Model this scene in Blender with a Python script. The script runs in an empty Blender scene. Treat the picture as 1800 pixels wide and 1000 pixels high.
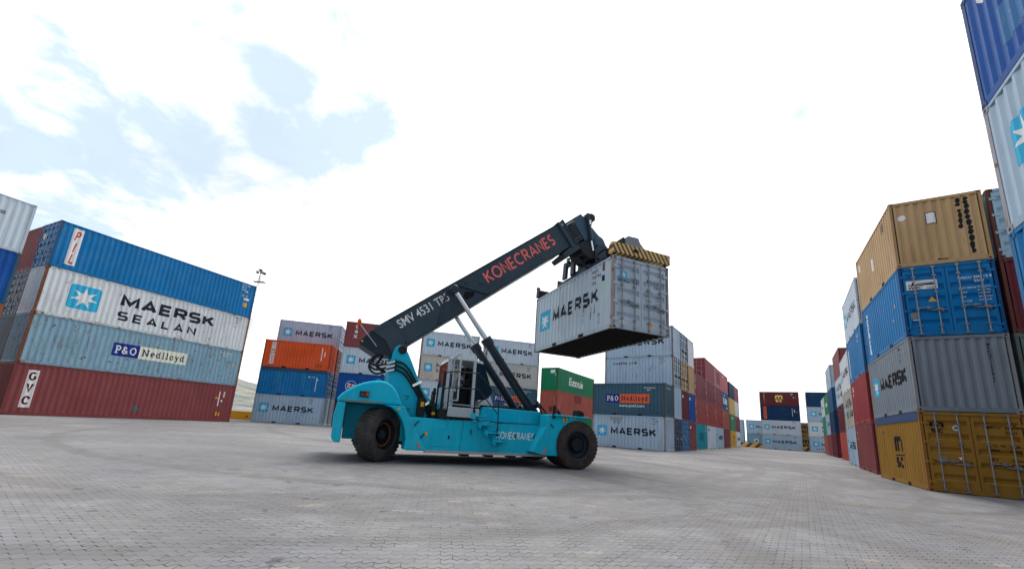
import bpy, bmesh, math, random
from mathutils import Vector, Matrix
R = math.radians
sc = bpy.context.scene
COL = sc.collection
random.seed(7)

# ------------------------------------------------------------------ camera
cam_d = bpy.data.cameras.new("camera")
cam = bpy.data.objects.new("camera", cam_d); COL.objects.link(cam)
sc.camera = cam
cam_d.sensor_width = 36.0
cam_d.lens = 36.0 * 706.34 / 1800.0
cam_d.shift_y = 95.77 / 1800.0
cam_d.clip_start = 0.05; cam_d.clip_end = 6000.0
PITCH, ROLL = R(12.0128), R(3.7558)
_fw = Vector((0, math.cos(PITCH), math.sin(PITCH))); _up = Vector((0, -math.sin(PITCH), math.cos(PITCH))); _rt = Vector((1, 0, 0))
_r = _rt * math.cos(ROLL) + _up * math.sin(ROLL); _u = -_rt * math.sin(ROLL) + _up * math.cos(ROLL)
cam.matrix_world = Matrix(((_r.x, _u.x, -_fw.x, 0), (_r.y, _u.y, -_fw.y, 0), (_r.z, _u.z, -_fw.z, 1.2397), (0, 0, 0, 1)))

# ------------------------------------------------------------------ sky and sun
SUN_EL, SUN_AZ = R(63), R(28)            # azimuth measured from +Y towards +X
w = bpy.data.worlds.new("World"); sc.world = w; w.use_nodes = True
nt = w.node_tree; N = nt.nodes; LK = nt.links
for n in list(N): N.remove(n)
def nd(tree, typ, **kw):
    n = tree.nodes.new(typ)
    for k, v in kw.items(): setattr(n, k, v)
    return n
def mth(tree, op, a, b=None, c=None, clamp=False):
    n = tree.nodes.new('ShaderNodeMath'); n.operation = op; n.use_clamp = clamp
    for i, x in enumerate((a, b, c)):
        if x is None: continue
        if isinstance(x, (int, float)): n.inputs[i].default_value = x
        else: tree.links.new(x, n.inputs[i])
    return n.outputs[0]
def mixc(tree, fac, a, b, blend='MIX'):
    n = tree.nodes.new('ShaderNodeMix'); n.data_type = 'RGBA'; n.blend_type = blend
    if isinstance(fac, (int, float)): n.inputs[0].default_value = fac
    else: tree.links.new(fac, n.inputs[0])
    for i, x in ((6, a), (7, b)):
        if isinstance(x, (tuple, list)): n.inputs[i].default_value = (*x[:3], 1)
        else: tree.links.new(x, n.inputs[i])
    return n.outputs[2]
def smooth(tree, x, lo, hi):
    n = tree.nodes.new('ShaderNodeMapRange'); n.interpolation_type = 'SMOOTHSTEP'
    tree.links.new(x, n.inputs[0]); n.inputs[1].default_value = lo; n.inputs[2].default_value = hi
    return n.outputs[0]
sky = nd(nt, 'ShaderNodeTexSky', sky_type='NISHITA', sun_disc=False)
sky.sun_elevation = SUN_EL; sky.sun_rotation = SUN_AZ
sky.air_density = 1.0; sky.dust_density = 1.6; sky.ozone_density = 1.0
tc = nd(nt, 'ShaderNodeTexCoord')
dirv = tc.outputs['Generated']
def dirdot(px, py):                       # a fixed sky direction given by where the photo shows it
    d = _fw + _r * ((px - 900) / 706.34) - _u * ((py - 595.77) / 706.34); d.normalize()
    n = nd(nt, 'ShaderNodeVectorMath', operation='DOT_PRODUCT'); LK.new(dirv, n.inputs[0]); n.inputs[1].default_value = d
    return mth(nt, 'ARCCOSINE', n.outputs['Value'])
gaps = None
for (px, py, rad, s) in ((500, 150, .11, 1.0), (490, 240, .13, 1.0), (350, 275, .14, .9), (180, 275, .14, .85), (0, 265, .15, .8), (590, 240, .09, .75), (430, 20, .10, .45), (590, 30, .10, .55), (330, 25, .08, .35), (760, 60, .12, .2), (840, 350, .09, .4), (1380, 150, .12, .3), (640, 200, .10, .5), (120, 360, .14, .75)):
    a = mth(nt, 'MULTIPLY', mth(nt, 'SUBTRACT', 1.0, mth(nt, 'DIVIDE', dirdot(px, py), rad)), s)
    gaps = a if gaps is None else mth(nt, 'SMOOTH_MAX', gaps, a, .25)
gaps = mth(nt, 'MAXIMUM', gaps, -0.6)
sepd = nd(nt, 'ShaderNodeSeparateXYZ'); LK.new(dirv, sepd.inputs[0])
zz = mth(nt, 'ADD', mth(nt, 'MAXIMUM', sepd.outputs[2], 0.0), .22)
comb = nd(nt, 'ShaderNodeCombineXYZ')
LK.new(mth(nt, 'DIVIDE', sepd.outputs[0], zz), comb.inputs[0]); LK.new(mth(nt, 'DIVIDE', sepd.outputs[1], zz), comb.inputs[1])
n1 = nd(nt, 'ShaderNodeTexNoise'); LK.new(comb.outputs[0], n1.inputs['Vector']); n1.inputs['Scale'].default_value = 2.6; n1.inputs['Detail'].default_value = 9; n1.inputs['Roughness'].default_value = .58; n1.inputs['Distortion'].default_value = .25
n2 = nd(nt, 'ShaderNodeTexNoise'); LK.new(comb.outputs[0], n2.inputs['Vector']); n2.inputs['Scale'].default_value = 1.3; n2.inputs['Detail'].default_value = 6; n2.inputs['Roughness'].default_value = .6
n3 = nd(nt, 'ShaderNodeTexNoise'); LK.new(comb.outputs[0], n3.inputs['Vector']); n3.inputs['Scale'].default_value = 9.0; n3.inputs['Detail'].default_value = 8; n3.inputs['Roughness'].default_value = .62; n3.inputs['Distortion'].default_value = .5
raw = mth(nt, 'ADD', mth(nt, 'MULTIPLY', gaps, 1.35), mth(nt, 'MULTIPLY', mth(nt, 'SUBTRACT', n1.outputs[0], .5), 4.2))
raw = mth(nt, 'ADD', raw, mth(nt, 'MULTIPLY', mth(nt, 'SUBTRACT', n3.outputs[0], .5), 1.5))
clear = smooth(nt, raw, -.12, .85)
back = smooth(nt, sepd.outputs[1], .12, -.45)       # the sky behind the photographer is clear and deeper
thin = mth(nt, 'MULTIPLY', clear, .9)
cloudc = mixc(nt, smooth(nt, mth(nt, 'ADD', mth(nt, 'MULTIPLY', n2.outputs[0], .55), mth(nt, 'MULTIPLY', n1.outputs[0], .45)), .33, .62), (7.7, 7.8, 8.0), (14.5, 14.6, 14.7))
bluec = mixc(nt, .9, sky.outputs[0], (5.2, 6.55, 8.9))
skyc = mixc(nt, thin, cloudc, bluec)
backc = mixc(nt, smooth(nt, n1.outputs[0], .42, .62), sky.outputs[0], (7.5, 7.7, 8.2))
skyc = mixc(nt, mth(nt, 'MULTIPLY', back, .9), skyc, backc)
bg = nd(nt, 'ShaderNodeBackground'); bg.inputs['Strength'].default_value = .1
LK.new(skyc, bg.inputs['Color'])
wo = nd(nt, 'ShaderNodeOutputWorld'); LK.new(bg.outputs[0], wo.inputs['Surface'])

sun_d = bpy.data.lights.new("sun", 'SUN'); sun_d.energy = 2.8; sun_d.angle = R(30); sun_d.color = (1.0, .95, .88)
sun = bpy.data.objects.new("sun", sun_d); COL.objects.link(sun)
_sd = Vector((math.sin(SUN_AZ) * math.cos(SUN_EL), math.cos(SUN_AZ) * math.cos(SUN_EL), math.sin(SUN_EL)))
sun.rotation_euler = _sd.to_track_quat('Z', 'Y').to_euler(); sun.location = _sd * 200

vs = sc.view_settings
vs.view_transform = 'Standard'; vs.look = 'None'; vs.gamma = 1.0; vs.exposure = 0.38; vs.use_curve_mapping = False
sc.cycles.max_bounces = 5; sc.cycles.diffuse_bounces = 3; sc.cycles.glossy_bounces = 3; sc.cycles.transmission_bounces = 6; sc.cycles.transparent_max_bounces = 8

# ------------------------------------------------------------------ materials
def lin(c):
    c = c / 255.0
    return c / 12.92 if c <= .04045 else ((c + .055) / 1.055) ** 2.4
def rgb(r, g, b): return (lin(r), lin(g), lin(b))
MATS = {}
def newmat(name):
    m = bpy.data.materials.new(name); m.use_nodes = True
    t = m.node_tree; b = t.nodes['Principled BSDF']
    return m, t, b
def objcoord(t):
    tcn = t.nodes.new('ShaderNodeTexCoord'); oi = t.nodes.new('ShaderNodeObjectInfo')
    k = mth(t, 'MULTIPLY', oi.outputs['Random'], 137.0)
    cv = t.nodes.new('ShaderNodeCombineXYZ'); t.links.new(k, cv.inputs[0]); t.links.new(k, cv.inputs[1]); t.links.new(mth(t, 'MULTIPLY', k, .37), cv.inputs[2])
    ad = t.nodes.new('ShaderNodeVectorMath'); ad.operation = 'ADD'
    t.links.new(tcn.outputs['Object'], ad.inputs[0]); t.links.new(cv.outputs[0], ad.inputs[1])
    return tcn.outputs['Object'], ad.outputs[0], oi
def noise(t, vec, scale, detail=4, rough=.55, stretch=None, dist=0.0):
    if stretch:
        mp = t.nodes.new('ShaderNodeMapping'); mp.inputs['Scale'].default_value = stretch; t.links.new(vec, mp.inputs[0]); vec = mp.outputs[0]
    n = t.nodes.new('ShaderNodeTexNoise'); t.links.new(vec, n.inputs['Vector'])
    n.inputs['Scale'].default_value = scale; n.inputs['Detail'].default_value = detail; n.inputs['Roughness'].default_value = rough; n.inputs['Distortion'].default_value = dist
    return n.outputs[0]
RUSTC = rgb(112, 66, 42)
def paint(col, rust=.25, fade=.35, dirt=.35, rough=.5, metal=0.0, key=None):
    """weathered paint: fading, run-down dirt streaks, chips and rust runs"""
    k = (tuple(round(c, 4) for c in col), rust, fade, dirt, rough)
    if k in MATS: return MATS[k]
    m, t, b = newmat("weathered_paint")
    loc, vec, oi = objcoord(t)
    lum = sum(col) / 3
    pale = tuple(min(1, c * .86 + (lum * .6 + .10) * .22) for c in col)
    deep = tuple(c * .80 for c in col)
    f1 = noise(t, vec, 1.1, 4, .6)
    c = mixc(t, mth(t, 'MULTIPLY', smooth(t, f1, .38, .72), fade), col, pale)
    f2 = noise(t, vec, .45, 3, .5)
    c = mixc(t, mth(t, 'MULTIPLY', smooth(t, f2, .45, .65), .5), c, deep)
    f3 = noise(t, vec, 5.5, 5, .65, stretch=(1, 1, .09))
    c = mixc(t, mth(t, 'MULTIPLY', smooth(t, f3, .50, .74), dirt), c, tuple(x * .45 + .012 for x in col))
    f3b = noise(t, vec, 9, 4, .6, stretch=(1, 1, .05))
    c = mixc(t, mth(t, 'MULTIPLY', smooth(t, f3b, .56, .72), dirt * .8), c, pale)
    # rust: patches plus runs below them
    f4 = noise(t, vec, 3.4, 8, .72)
    f5 = noise(t, vec, 7.0, 6, .7, stretch=(1, 1, .16))
    th = .715 - rust * .30
    spot = smooth(t, f4, th, th + .07)
    run = mth(t, 'MULTIPLY', smooth(t, f5, th - .02, th + .10), .65)
    rm = mth(t, 'MAXIMUM', spot, run)
    rn = noise(t, vec, 22, 4, .7)
    rc = mixc(t, rn, tuple(x * .45 for x in RUSTC), tuple(min(1, x * 1.7) for x in RUSTC))
    c = mixc(t, mth(t, 'MULTIPLY', rm, .9), c, rc)
    t.links.new(c, b.inputs['Base Color'])
    rr = mth(t, 'ADD', mth(t, 'MULTIPLY', rm, .35), mth(t, 'ADD', rough - .08, mth(t, 'MULTIPLY', f1, .2)), clamp=True)
    t.links.new(rr, b.inputs['Roughness'])
    b.inputs['Specular IOR Level'].default_value = .16; b.inputs['Metallic'].default_value = metal
    bp = t.nodes.new('ShaderNodeBump'); bp.inputs['Strength'].default_value = .4; bp.inputs['Distance'].default_value = .04
    bw = noise(t, vec, 2.2, 3, .5)
    t.links.new(mth(t, 'ADD', mth(t, 'MULTIPLY', rm, .15), mth(t, 'MULTIPLY', bw, .8)), bp.inputs['Height']); t.links.new(bp.outputs[0], b.inputs['Normal'])
    MATS[k] = m; return m
def flat(name, col, rough=.55, metal=0.0, wear=.25, scale=8.0, spec=.2):
    k = (name, tuple(col), rough, metal, wear)
    if k in MATS: return MATS[k]
    m, t, b = newmat(name)
    loc, vec, oi = objcoord(t)
    f = noise(t, vec, scale, 5, .65)
    c = mixc(t, mth(t, 'MULTIPLY', smooth(t, f, .45, .75), wear), col, tuple(min(1, x * .55 + .03) for x in col))
    t.links.new(c, b.inputs['Base Color']); b.inputs['Roughness'].default_value = rough; b.inputs['Metallic'].default_value = metal
    b.inputs['Specular IOR Level'].default_value = spec
    t.links.new(mth(t, 'ADD', mth(t, 'MULTIPLY', f, .25), rough - .12, clamp=True), b.inputs['Roughness'])
    MATS[k] = m; return m
def lettering(col, wear=.3):
    """painted lettering, worn through in small specks"""
    k = ('let', tuple(col), wear)
    if k in MATS: return MATS[k]
    m, t, b = newmat("lettering_paint")
    loc, vec, oi = objcoord(t)
    f = noise(t, vec, 9, 7, .72)
    grey = (.36, .38, .40)
    c = mixc(t, mth(t, 'MULTIPLY', smooth(t, f, .60, .70), wear * 1.6, clamp=True), col, tuple(.45 * x + .55 * g for x, g in zip(col, grey)))
    t.links.new(c, b.inputs['Base Color']); b.inputs['Roughness'].default_value = .6; b.inputs['Specular IOR Level'].default_value = .15
    MATS[k] = m; return m
def stripes(name, ca, cb, period, ax=(1, 0, 1), duty=.5, wear=.35):
    m, t, b = newmat(name)
    loc, vec, oi = objcoord(t)
    d = t.nodes.new('ShaderNodeVectorMath'); d.operation = 'DOT_PRODUCT'; t.links.new(loc, d.inputs[0]); d.inputs[1].default_value = ax
    fr = mth(t, 'FRACT', mth(t, 'DIVIDE', d.outputs['Value'], period))
    s = mth(t, 'LESS_THAN', fr, duty)
    c = mixc(t, s, ca, cb)
    f = noise(t, vec, 7, 7, .7)
    c = mixc(t, mth(t, 'MULTIPLY', smooth(t, f, .55, .66), wear), c, (.09, .075, .06))
    t.links.new(c, b.inputs['Base Color']); b.inputs['Roughness'].default_value = .6
    return m
def glass(name, tint, alpha):
    m, t, b = newmat(name)
    b.inputs['Base Color'].default_value = (*tint, 1); b.inputs['Roughness'].default_value = .06
    b.inputs['Alpha'].default_value = alpha; b.inputs['Specular IOR Level'].default_value = .3
    return m

WHITE = (.72, .73, .72)
M_DARK = flat("black_steel", (.012, .013, .015), .5)
M_HOLE = flat("dark_opening", (.006, .006, .007), .8)
M_ROD = flat("galvanised_rod", (.26, .27, .28), .42, .6, .5)
M_WHITE = lettering(WHITE, .35)
M_NAVY = lettering((.012, .020, .036), .5)
M_BLACK = lettering((.010, .010, .012), .3)
M_RED = lettering((.55, .035, .03), .15)
M_EMB = lettering((.035, .40, .64), .2)
M_YEL = lettering((.72, .36, .02), .25)
M_ORG = lettering((.75, .13, .03), .2)
M_PNB = lettering((.012, .03, .22), .15)
M_CREAM = lettering((.72, .73, .58), .15)

# ------------------------------------------------------------------ mesh helpers
class MB:
    def __init__(s): s.v = []; s.f = []; s.m = []
    def add(s, vs_, fs, m=0):
        o = len(s.v); s.v += [tuple(v) for v in vs_]
        for f in fs: s.f.append(tuple(o + i for i in f)); s.m.append(m)
        return s
    def box(s, x0, x1, y0, y1, z0, z1, m=0):
        return s.add([(x0, y0, z0), (x1, y0, z0), (x1, y1, z0), (x0, y1, z0), (x0, y0, z1), (x1, y0, z1), (x1, y1, z1), (x0, y1, z1)],
                     [(0, 3, 2, 1), (4, 5, 6, 7), (0, 1, 5, 4), (1, 2, 6, 5), (2, 3, 7, 6), (3, 0, 4, 7)], m)
    def prism(s, poly, a0, a1, ax='y', m=0):
        n = len(poly)
        def P(p, a): return (p[0], a, p[1]) if ax == 'y' else ((a, p[0], p[1]) if ax == 'x' else (p[0], p[1], a))
        vs_ = [P(p, a0) for p in poly] + [P(p, a1) for p in poly]
        fs = [tuple(range(n)), tuple(range(2 * n - 1, n - 1, -1))] + [(i, i + n, (i + 1) % n + n, (i + 1) % n) for i in range(n)]
        return s.add(vs_, fs, m)
    def tube(s, pts, r, n=8, m=0, cap=True):
        pts = [Vector(p) for p in pts]; rs = r if isinstance(r, (list, tuple)) else [r] * len(pts)
        rings = []; prev = None
        for i, p in enumerate(pts):
            a = pts[max(i - 1, 0)]; b_ = pts[min(i + 1, len(pts) - 1)]; d = (b_ - a)
            if d.length < 1e-9: d = Vector((0, 0, 1))
            d.normalize()
            if prev is None:
                q = Vector((0, 0, 1)) if abs(d.z) < .9 else Vector((1, 0, 0)); u = d.cross(q).normalized()
            else:
                u = (prev - d * prev.dot(d))
                u = u.normalized() if u.length > 1e-6 else d.orthogonal().normalized()
            prev = u; v = d.cross(u)
            rings.append([p + (u * math.cos(2 * math.pi * k / n) + v * math.sin(2 * math.pi * k / n)) * rs[i] for k in range(n)])
        vs_ = [q for rg in rings for q in rg]
        fs = [(i * n + k, i * n + (k + 1) % n, (i + 1) * n + (k + 1) % n, (i + 1) * n + k) for i in range(len(pts) - 1) for k in range(n)]
        if cap: fs += [tuple(range(n - 1, -1, -1)), tuple((len(pts) - 1) * n + k for k in range(n))]
        return s.add(vs_, fs, m)
    def lathe(s, prof, c, ax='y', n=32, m=0):
        """prof = [(radius, position along axis)]"""
        vs_ = []
        for (r, h) in prof:
            for k in range(n):
                a = 2 * math.pi * k / n; x, z = r * math.cos(a), r * math.sin(a)
                vs_.append((c[0] + x, c[1] + h, c[2] + z) if ax == 'y' else ((c[0] + x, c[1] + z, c[2] + h) if ax == 'z' else (c[0] + h, c[1] + x, c[2] + z)))
        fs = [(i * n + k, i * n + (k + 1) % n, (i + 1) * n + (k + 1) % n, (i + 1) * n + k) for i in range(len(prof) - 1) for k in range(n)]
        return s.add(vs_, fs, m)
    def mesh(s, name, nm=1, smooth=False):
        me = bpy.data.meshes.new(name); me.from_pydata(s.v, [], s.f)
        for p, mi in zip(me.polygons, s.m): p.material_index = mi
        bm = bmesh.new(); bm.from_mesh(me); bmesh.ops.recalc_face_normals(bm, faces=bm.faces); bm.to_mesh(me); bm.free()
        if smooth:
            for p in me.polygons: p.use_smooth = True
        me.update(); return me
    def build(s, name, mats, parent=None, smooth=False, bevel=0, loc=(0, 0, 0), rz=0, seg=2):
        me = s.mesh(name, smooth=smooth)
        if not isinstance(mats, (list, tuple)): mats = [mats]
        for m in mats: me.materials.append(m)
        o = bpy.data.objects.new(name, me); COL.objects.link(o)
        if parent: o.parent = parent
        o.location = loc; o.rotation_euler = (0, 0, rz)
        if bevel:
            b = o.modifiers.new("bevel", 'BEVEL'); b.width = bevel; b.segments = seg; b.limit_method = 'ANGLE'; b.angle_limit = R(40)
        if smooth and not bevel:
            pass
        return o
def smooth_by_angle(o, deg=35):
    me = o.data
    bm = bmesh.new(); bm.from_mesh(me)
    for e in bm.edges:
        e.smooth = not (len(e.link_faces) == 2 and e.calc_face_angle(0) > R(deg))
    for f in bm.faces: f.smooth = True
    bm.to_mesh(me); bm.free()
    return o
def empty(name, loc, rz=0, label=None, cat=None, group=None):
    o = bpy.data.objects.new(name, None); COL.objects.link(o); o.location = loc; o.rotation_euler = (0, 0, rz); o.empty_display_size = .3
    if label: o['label'] = label
    if cat: o['category'] = cat
    if group: o['group'] = group
    return o

# ------------------------------------------------------------------ lettering shapes (2D, x to the right, y up)
def arc(cx, cy, rx, ry, a0, a1, n=12):
    return [(cx + rx * math.cos(R(a0 + (a1 - a0) * i / n)), cy + ry * math.sin(R(a0 + (a1 - a0) * i / n))) for i in range(n + 1)]
GL = {   # wide block capitals: (width, [polylines])
 'M': (1.15, [[(0, 0), (0, 1), (.575, .22), (1.15, 1), (1.15, 0)]]),
 'A': (1.05, [[(0, 0), (.525, 1), (1.05, 0)], [(.2, .27), (.85, .27)]]),
 'E': (.85, [[(.85, 1), (0, 1), (0, 0), (.85, 0)], [(0, .5), (.78, .5)]]),
 'R': (.95, [[(0, 0), (0, 1), (.78, 1), (.92, .88), (.92, .58), (.78, .46), (0, .46)], [(.5, .46), (.95, 0)]]),
 'S': (.92, [[(.9, 1), (.14, 1), (0, .88), (0, .62), (.14, .5), (.78, .5), (.92, .38), (.92, .12), (.78, 0), (0, 0)]]),
 'K': (.98, [[(0, 0), (0, 1)], [(.9, 1), (.12, .46)], [(.36, .62), (.98, 0)]]),
 'L': (.8, [[(0, 1), (0, 0), (.8, 0)]]),
 'N': (.98, [[(0, 0), (0, 1), (.98, 0), (.98, 1)]]),
 'I': (.0, [[(0, 0), (0, 1)]]),
 'D': (.98, [[(0, .0), (0, 1), (.75, 1), (.98, .78), (.98, .22), (.75, 0), (0, 0)]]),
 'O': (1.1, [arc(.55, .5, .55, .5, 0, 360, 20)]),
 'C': (.95, [arc(.55, .5, .55, .5, 48, 300, 16)]),
 ' ': (.35, []),
}
GK = dict(GL)     # round sans capitals for the machine's lettering
GK['K'] = (.78, [[(0, 0), (0, 1)], [(.75, 1), (.06, .48)], [(.22, .60), (.80, 0)]])
GK['E'] = (.58, [[(.58, 1), (0, 1), (0, 0), (.58, 0)], [(0, .5), (.54, .5)]])
GK['N'] = (.80, [[(0, 0), (0, 1), (.8, 0), (.8, 1)]])
GK['A'] = (.92, [[(0, 0), (.46, 1), (.92, 0)], [(.2, .30), (.72, .30)]])
GK['R'] = (.70, [[(0, 0), (0, 1), (.42, 1)] + arc(.42, .74, .26, .26, 90, -90, 8) + [(0, .48)], [(.36, .48), (.72, 0)]])
GK['S'] = (.62, [arc(.31, .745, .28, .255, 40, 270, 10) + arc(.31, .245, .30, .245, 90, -140, 10)])
def strip(poly, th):
    pts = [Vector((p[0], p[1], 0)) for p in poly]; closed = (pts[0] - pts[-1]).length < 1e-6
    n = len(pts); Ls = []; Rs = []
    for i in range(n):
        if closed: a = pts[i - 1] if i > 0 else pts[-2]; b = pts[i + 1] if i < n - 1 else pts[1]
        else: a = pts[max(i - 1, 0)]; b = pts[min(i + 1, n - 1)]
        d1 = (pts[i] - a); d2 = (b - pts[i])
        if d1.length < 1e-9: d1 = d2
        if d2.length < 1e-9: d2 = d1
        d1 = d1.normalized(); d2 = d2.normalized()
        n1_ = Vector((-d1.y, d1.x, 0)); n2_ = Vector((-d2.y, d2.x, 0)); mm = n1_ + n2_
        if mm.length < .2: mm = n1_
        mm.normalize(); k = min(1 / max(mm.dot(n1_), .3), 1.7)
        Ls.append(pts[i] + mm * th / 2 * k); Rs.append(pts[i] - mm * th / 2 * k)
    return Ls, Rs
def stroke_text(txt, h, th, gap, glyphs=GL, wx=1.0, shear=0):
    """returns (verts2d with small layer offset, faces, width)"""
    vs_, fs = [], []; x = 0; lay = 0; t_ = th * h
    for ch in txt:
        wd, lines = glyphs[ch]
        for j, pl in enumerate(lines):
            pl = [(x + t_ / 2 + p[0] * (h - t_) * wx, t_ / 2 + p[1] * (h - t_)) for p in pl]
            Ls, Rs = strip(pl, t_); o = len(vs_); n = len(pl)
            vs_ += [(p.x + shear * p.y, p.y, j * .0012) for p in Ls] + [(p.x + shear * p.y, p.y, j * .0012) for p in Rs]
            fs += [(o + i, o + n + i, o + n + i + 1, o + i + 1) for i in range(n - 1)]
        x += wd * (h - t_) * wx + t_ + gap * h
    return vs_, fs, x - gap * h
def font_text(txt, size, bold=0.0, shear=0.0, sx=1.0, spacing=1.0):
    c = bpy.data.curves.new("t", 'FONT'); c.body = txt; c.size = size; c.offset = bold * size; c.shear = shear; c.space_character = spacing; c.resolution_u = 3
    o = bpy.data.objects.new("t", c)
    me = bpy.data.meshes.new_from_object(o)
    vs_ = [(v.co.x * sx, v.co.y, 0) for v in me.vertices]; fs = [tuple(p.vertices) for p in me.polygons]
    bpy.data.objects.remove(o); bpy.data.curves.remove(c); bpy.data.meshes.remove(me)
    wd = max((v[0] for v in vs_), default=0)
    return vs_, fs, wd
def rect2d(x0, x1, y0, y1, lay=0): return [(x0, y0, lay), (x1, y0, lay), (x1, y1, lay), (x0, y1, lay)], [(0, 1, 2, 3)]
def poly2d(pts, lay=0): return [(p[0], p[1], lay) for p in pts], [tuple(range(len(pts)))]
def rrect(x0, x1, y0, y1, r, lay=0):
    pts = arc(x1 - r, y1 - r, r, r, 0, 90, 4) + arc(x0 + r, y1 - r, r, r, 90, 180, 4) + arc(x0 + r, y0 + r, r, r, 180, 270, 4) + arc(x1 - r, y0 + r, r, r, 270, 360, 4)
    return poly2d(pts, lay)
def star2d(cx, cy, r, lay, k=7, rin=.40):
    vs_ = [(cx, cy, lay)]
    for i in range(2 * k):
        a = math.pi / 2 + math.pi * i / k; rr = r if i % 2 == 0 else r * rin
        vs_.append((cx + rr * math.cos(a), cy + rr * math.sin(a), lay))
    return vs_, [(0, 1 + i, 1 + (i + 1) % (2 * k)) for i in range(2 * k)]
def move2d(shape, dx, dy, rot=0):
    c, s = math.cos(rot), math.sin(rot)
    return [(dx + v[0] * c - v[1] * s, dy + v[0] * s + v[1] * c, v[2]) for v in shape[0]], shape[1]
def vstack_text(txt, size, bold=0, step=1.0, shear=0):
    vs_, fs = [], []
    for i, ch in enumerate(txt):
        s = font_text(ch, size, bold, shear); o = len(vs_)
        vs_ += [(v[0] - s[2] / 2, v[1] - i * size * step, v[2]) for v in s[0]]; fs += [tuple(o + k for k in f) for f in s[1]]
    return vs_, fs

# ------------------------------------------------------------------ shipping containers
W_, H_, HC = 2.438, 2.591, 2.896
L20, L40 = 6.058, 12.192
SIDE_OUT, SIDE_IN = .014, .050
def profile(u, u0, p, out, inn):
    """distance in from the container's face plane of the corrugated sheet at position u"""
    f = ((u - u0) / p) % 1.0
    if f < .25: return out
    if f < .5: return out + (inn - out) * (f - .25) / .25
    if f < .75: return inn
    return inn + (out - inn) * (f - .75) / .25
def prof_params(kind, L):
    if kind == 'side':
        n = 20 if L < 8 else 42
        return .13, (L - .26) / n, n
    return .12, (W_ - .24) / 9, 9
CM = {}
def corr_mesh(kind, L, H):
    """corrugated sheet in (x along, y inward, z up) with outer plane y=0"""
    k = ('corr', kind, L, H)
    if k in CM: return CM[k]
    u0, p, n = prof_params(kind, L); us = []
    for i in range(n):
        us += [u0 + p * i, u0 + p * (i + .25), u0 + p * (i + .5), u0 + p * (i + .75)]
    us.append(u0 + p * n)
    b = MB(); zs = (.14, H - .055)
    out, inn = (SIDE_OUT, SIDE_IN) if kind == 'side' else (.016, .062)
    vs_ = [(u, profile(u + 1e-6, u0, p, out, inn), z) for z in zs for u in us]
    m = len(us)
    b.add(vs_, [(i, i + 1, m + i + 1, m + i) for i in range(m - 1)])
    CM[k] = b.mesh(kind + "_sheet"); CM[k].materials.append(None); return CM[k]
def frame_mesh(L, H, castings):
    k = ('frame', L, H, castings)
    if k in CM: return CM[k]
    b = MB(); pw, pd = .085, .10
    for v0, v1 in ((.006, .07), (W_ - .07, W_ - .006)):
        b.box(.122, L - .122, v0, v1, H - .075, H - .008)          # top side rails
        b.box(.122, L - .122, v0 + .004 * (v0 < 1), v1 - .004 * (v0 > 1), .018, .165)           # bottom side rails
    for u0, u1 in ((.006, .08), (L - .08, L - .006)):
        b.box(u0, u1, .086, W_ - .086, H - .11, H - .006)
        b.box(u0, u1, .086, W_ - .086, .02, .16)
    if L < 8:                                                        # fork pockets in the bottom rails
        for u in (L / 2 - 1.05, L / 2 + 1.05):
            for v0, v1 in ((.0035, .03), (W_ - .03, W_ - .0035)):
                b.box(u - .17, u + .17, v0, v1, .016, .135, 1)
    if not castings:
        for u in (0, L - .178):
            for v in (0, W_ - .162):
                for z in (0, H - .118): b.box(u, u + .178, v, v + .162, z, z + .118)
    CM[k] = b.mesh("frame"); CM[k].materials.append(None); CM[k].materials.append(M_HOLE); return CM[k]
def post_mesh(H):
    k = ('post', H)
    if k in CM: return CM[k]
    b = MB(); b.box(.004, .12, .004, .085, .10, H - .10); CM[k] = b.mesh("corner_post"); CM[k].materials.append(None); return CM[k]
def casting_mesh():
    k = 'casting'
    if k in CM: return CM[k]
    b = MB(); b.box(0, .178, 0, .162, 0, .118)
    def oct_(cx, cy, rx, ry): return [(cx + rx * math.cos(R(22.5 + 45 * i)), cy + ry * math.sin(R(22.5 + 45 * i))) for i in range(8)]
    for y in (-.002, .164): b.add([(p[0], y, p[1]) for p in oct_(.089, .058, .045, .03)], [tuple(range(8))], 1)
    for x in (-.002, .180): b.add([(x, p[0], p[1]) for p in oct_(.081, .058, .036, .03)], [tuple(range(8))], 1)
    CM[k] = b.mesh("corner_casting"); CM[k].materials.append(None); CM[k].materials.append(M_HOLE); return CM[k]
def roof_mesh(L, H):
    k = ('roof', L, H)
    if k in CM: return CM[k]
    b = MB(); b.box(.06, L - .06, .05, W_ - .05, H - .05, H - .018)
    n = 14 if L < 8 else 28
    for i in range(n):
        u = .3 + (L - .6) * i / (n - 1); b.box(u - .05, u + .05, .12, W_ - .12, H - .02, H - .009)
    CM[k] = b.mesh("roof_panel"); CM[k].materials.append(None); return CM[k]
def floor_mesh(L):
    k = ('floor', L)
    if k in CM: return CM[k]
    b = MB(); b.box(.06, L - .06, .06, W_ - .06, .13, .155)
    n = 20 if L < 8 else 40
    for i in range(n):
        u = .25 + (L - .5) * i / (n - 1); b.box(u - .025, u + .025, .075, W_ - .075, .03, .13)
    CM[k] = b.mesh("floor_beams"); CM[k].materials.append(None); return CM[k]
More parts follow.
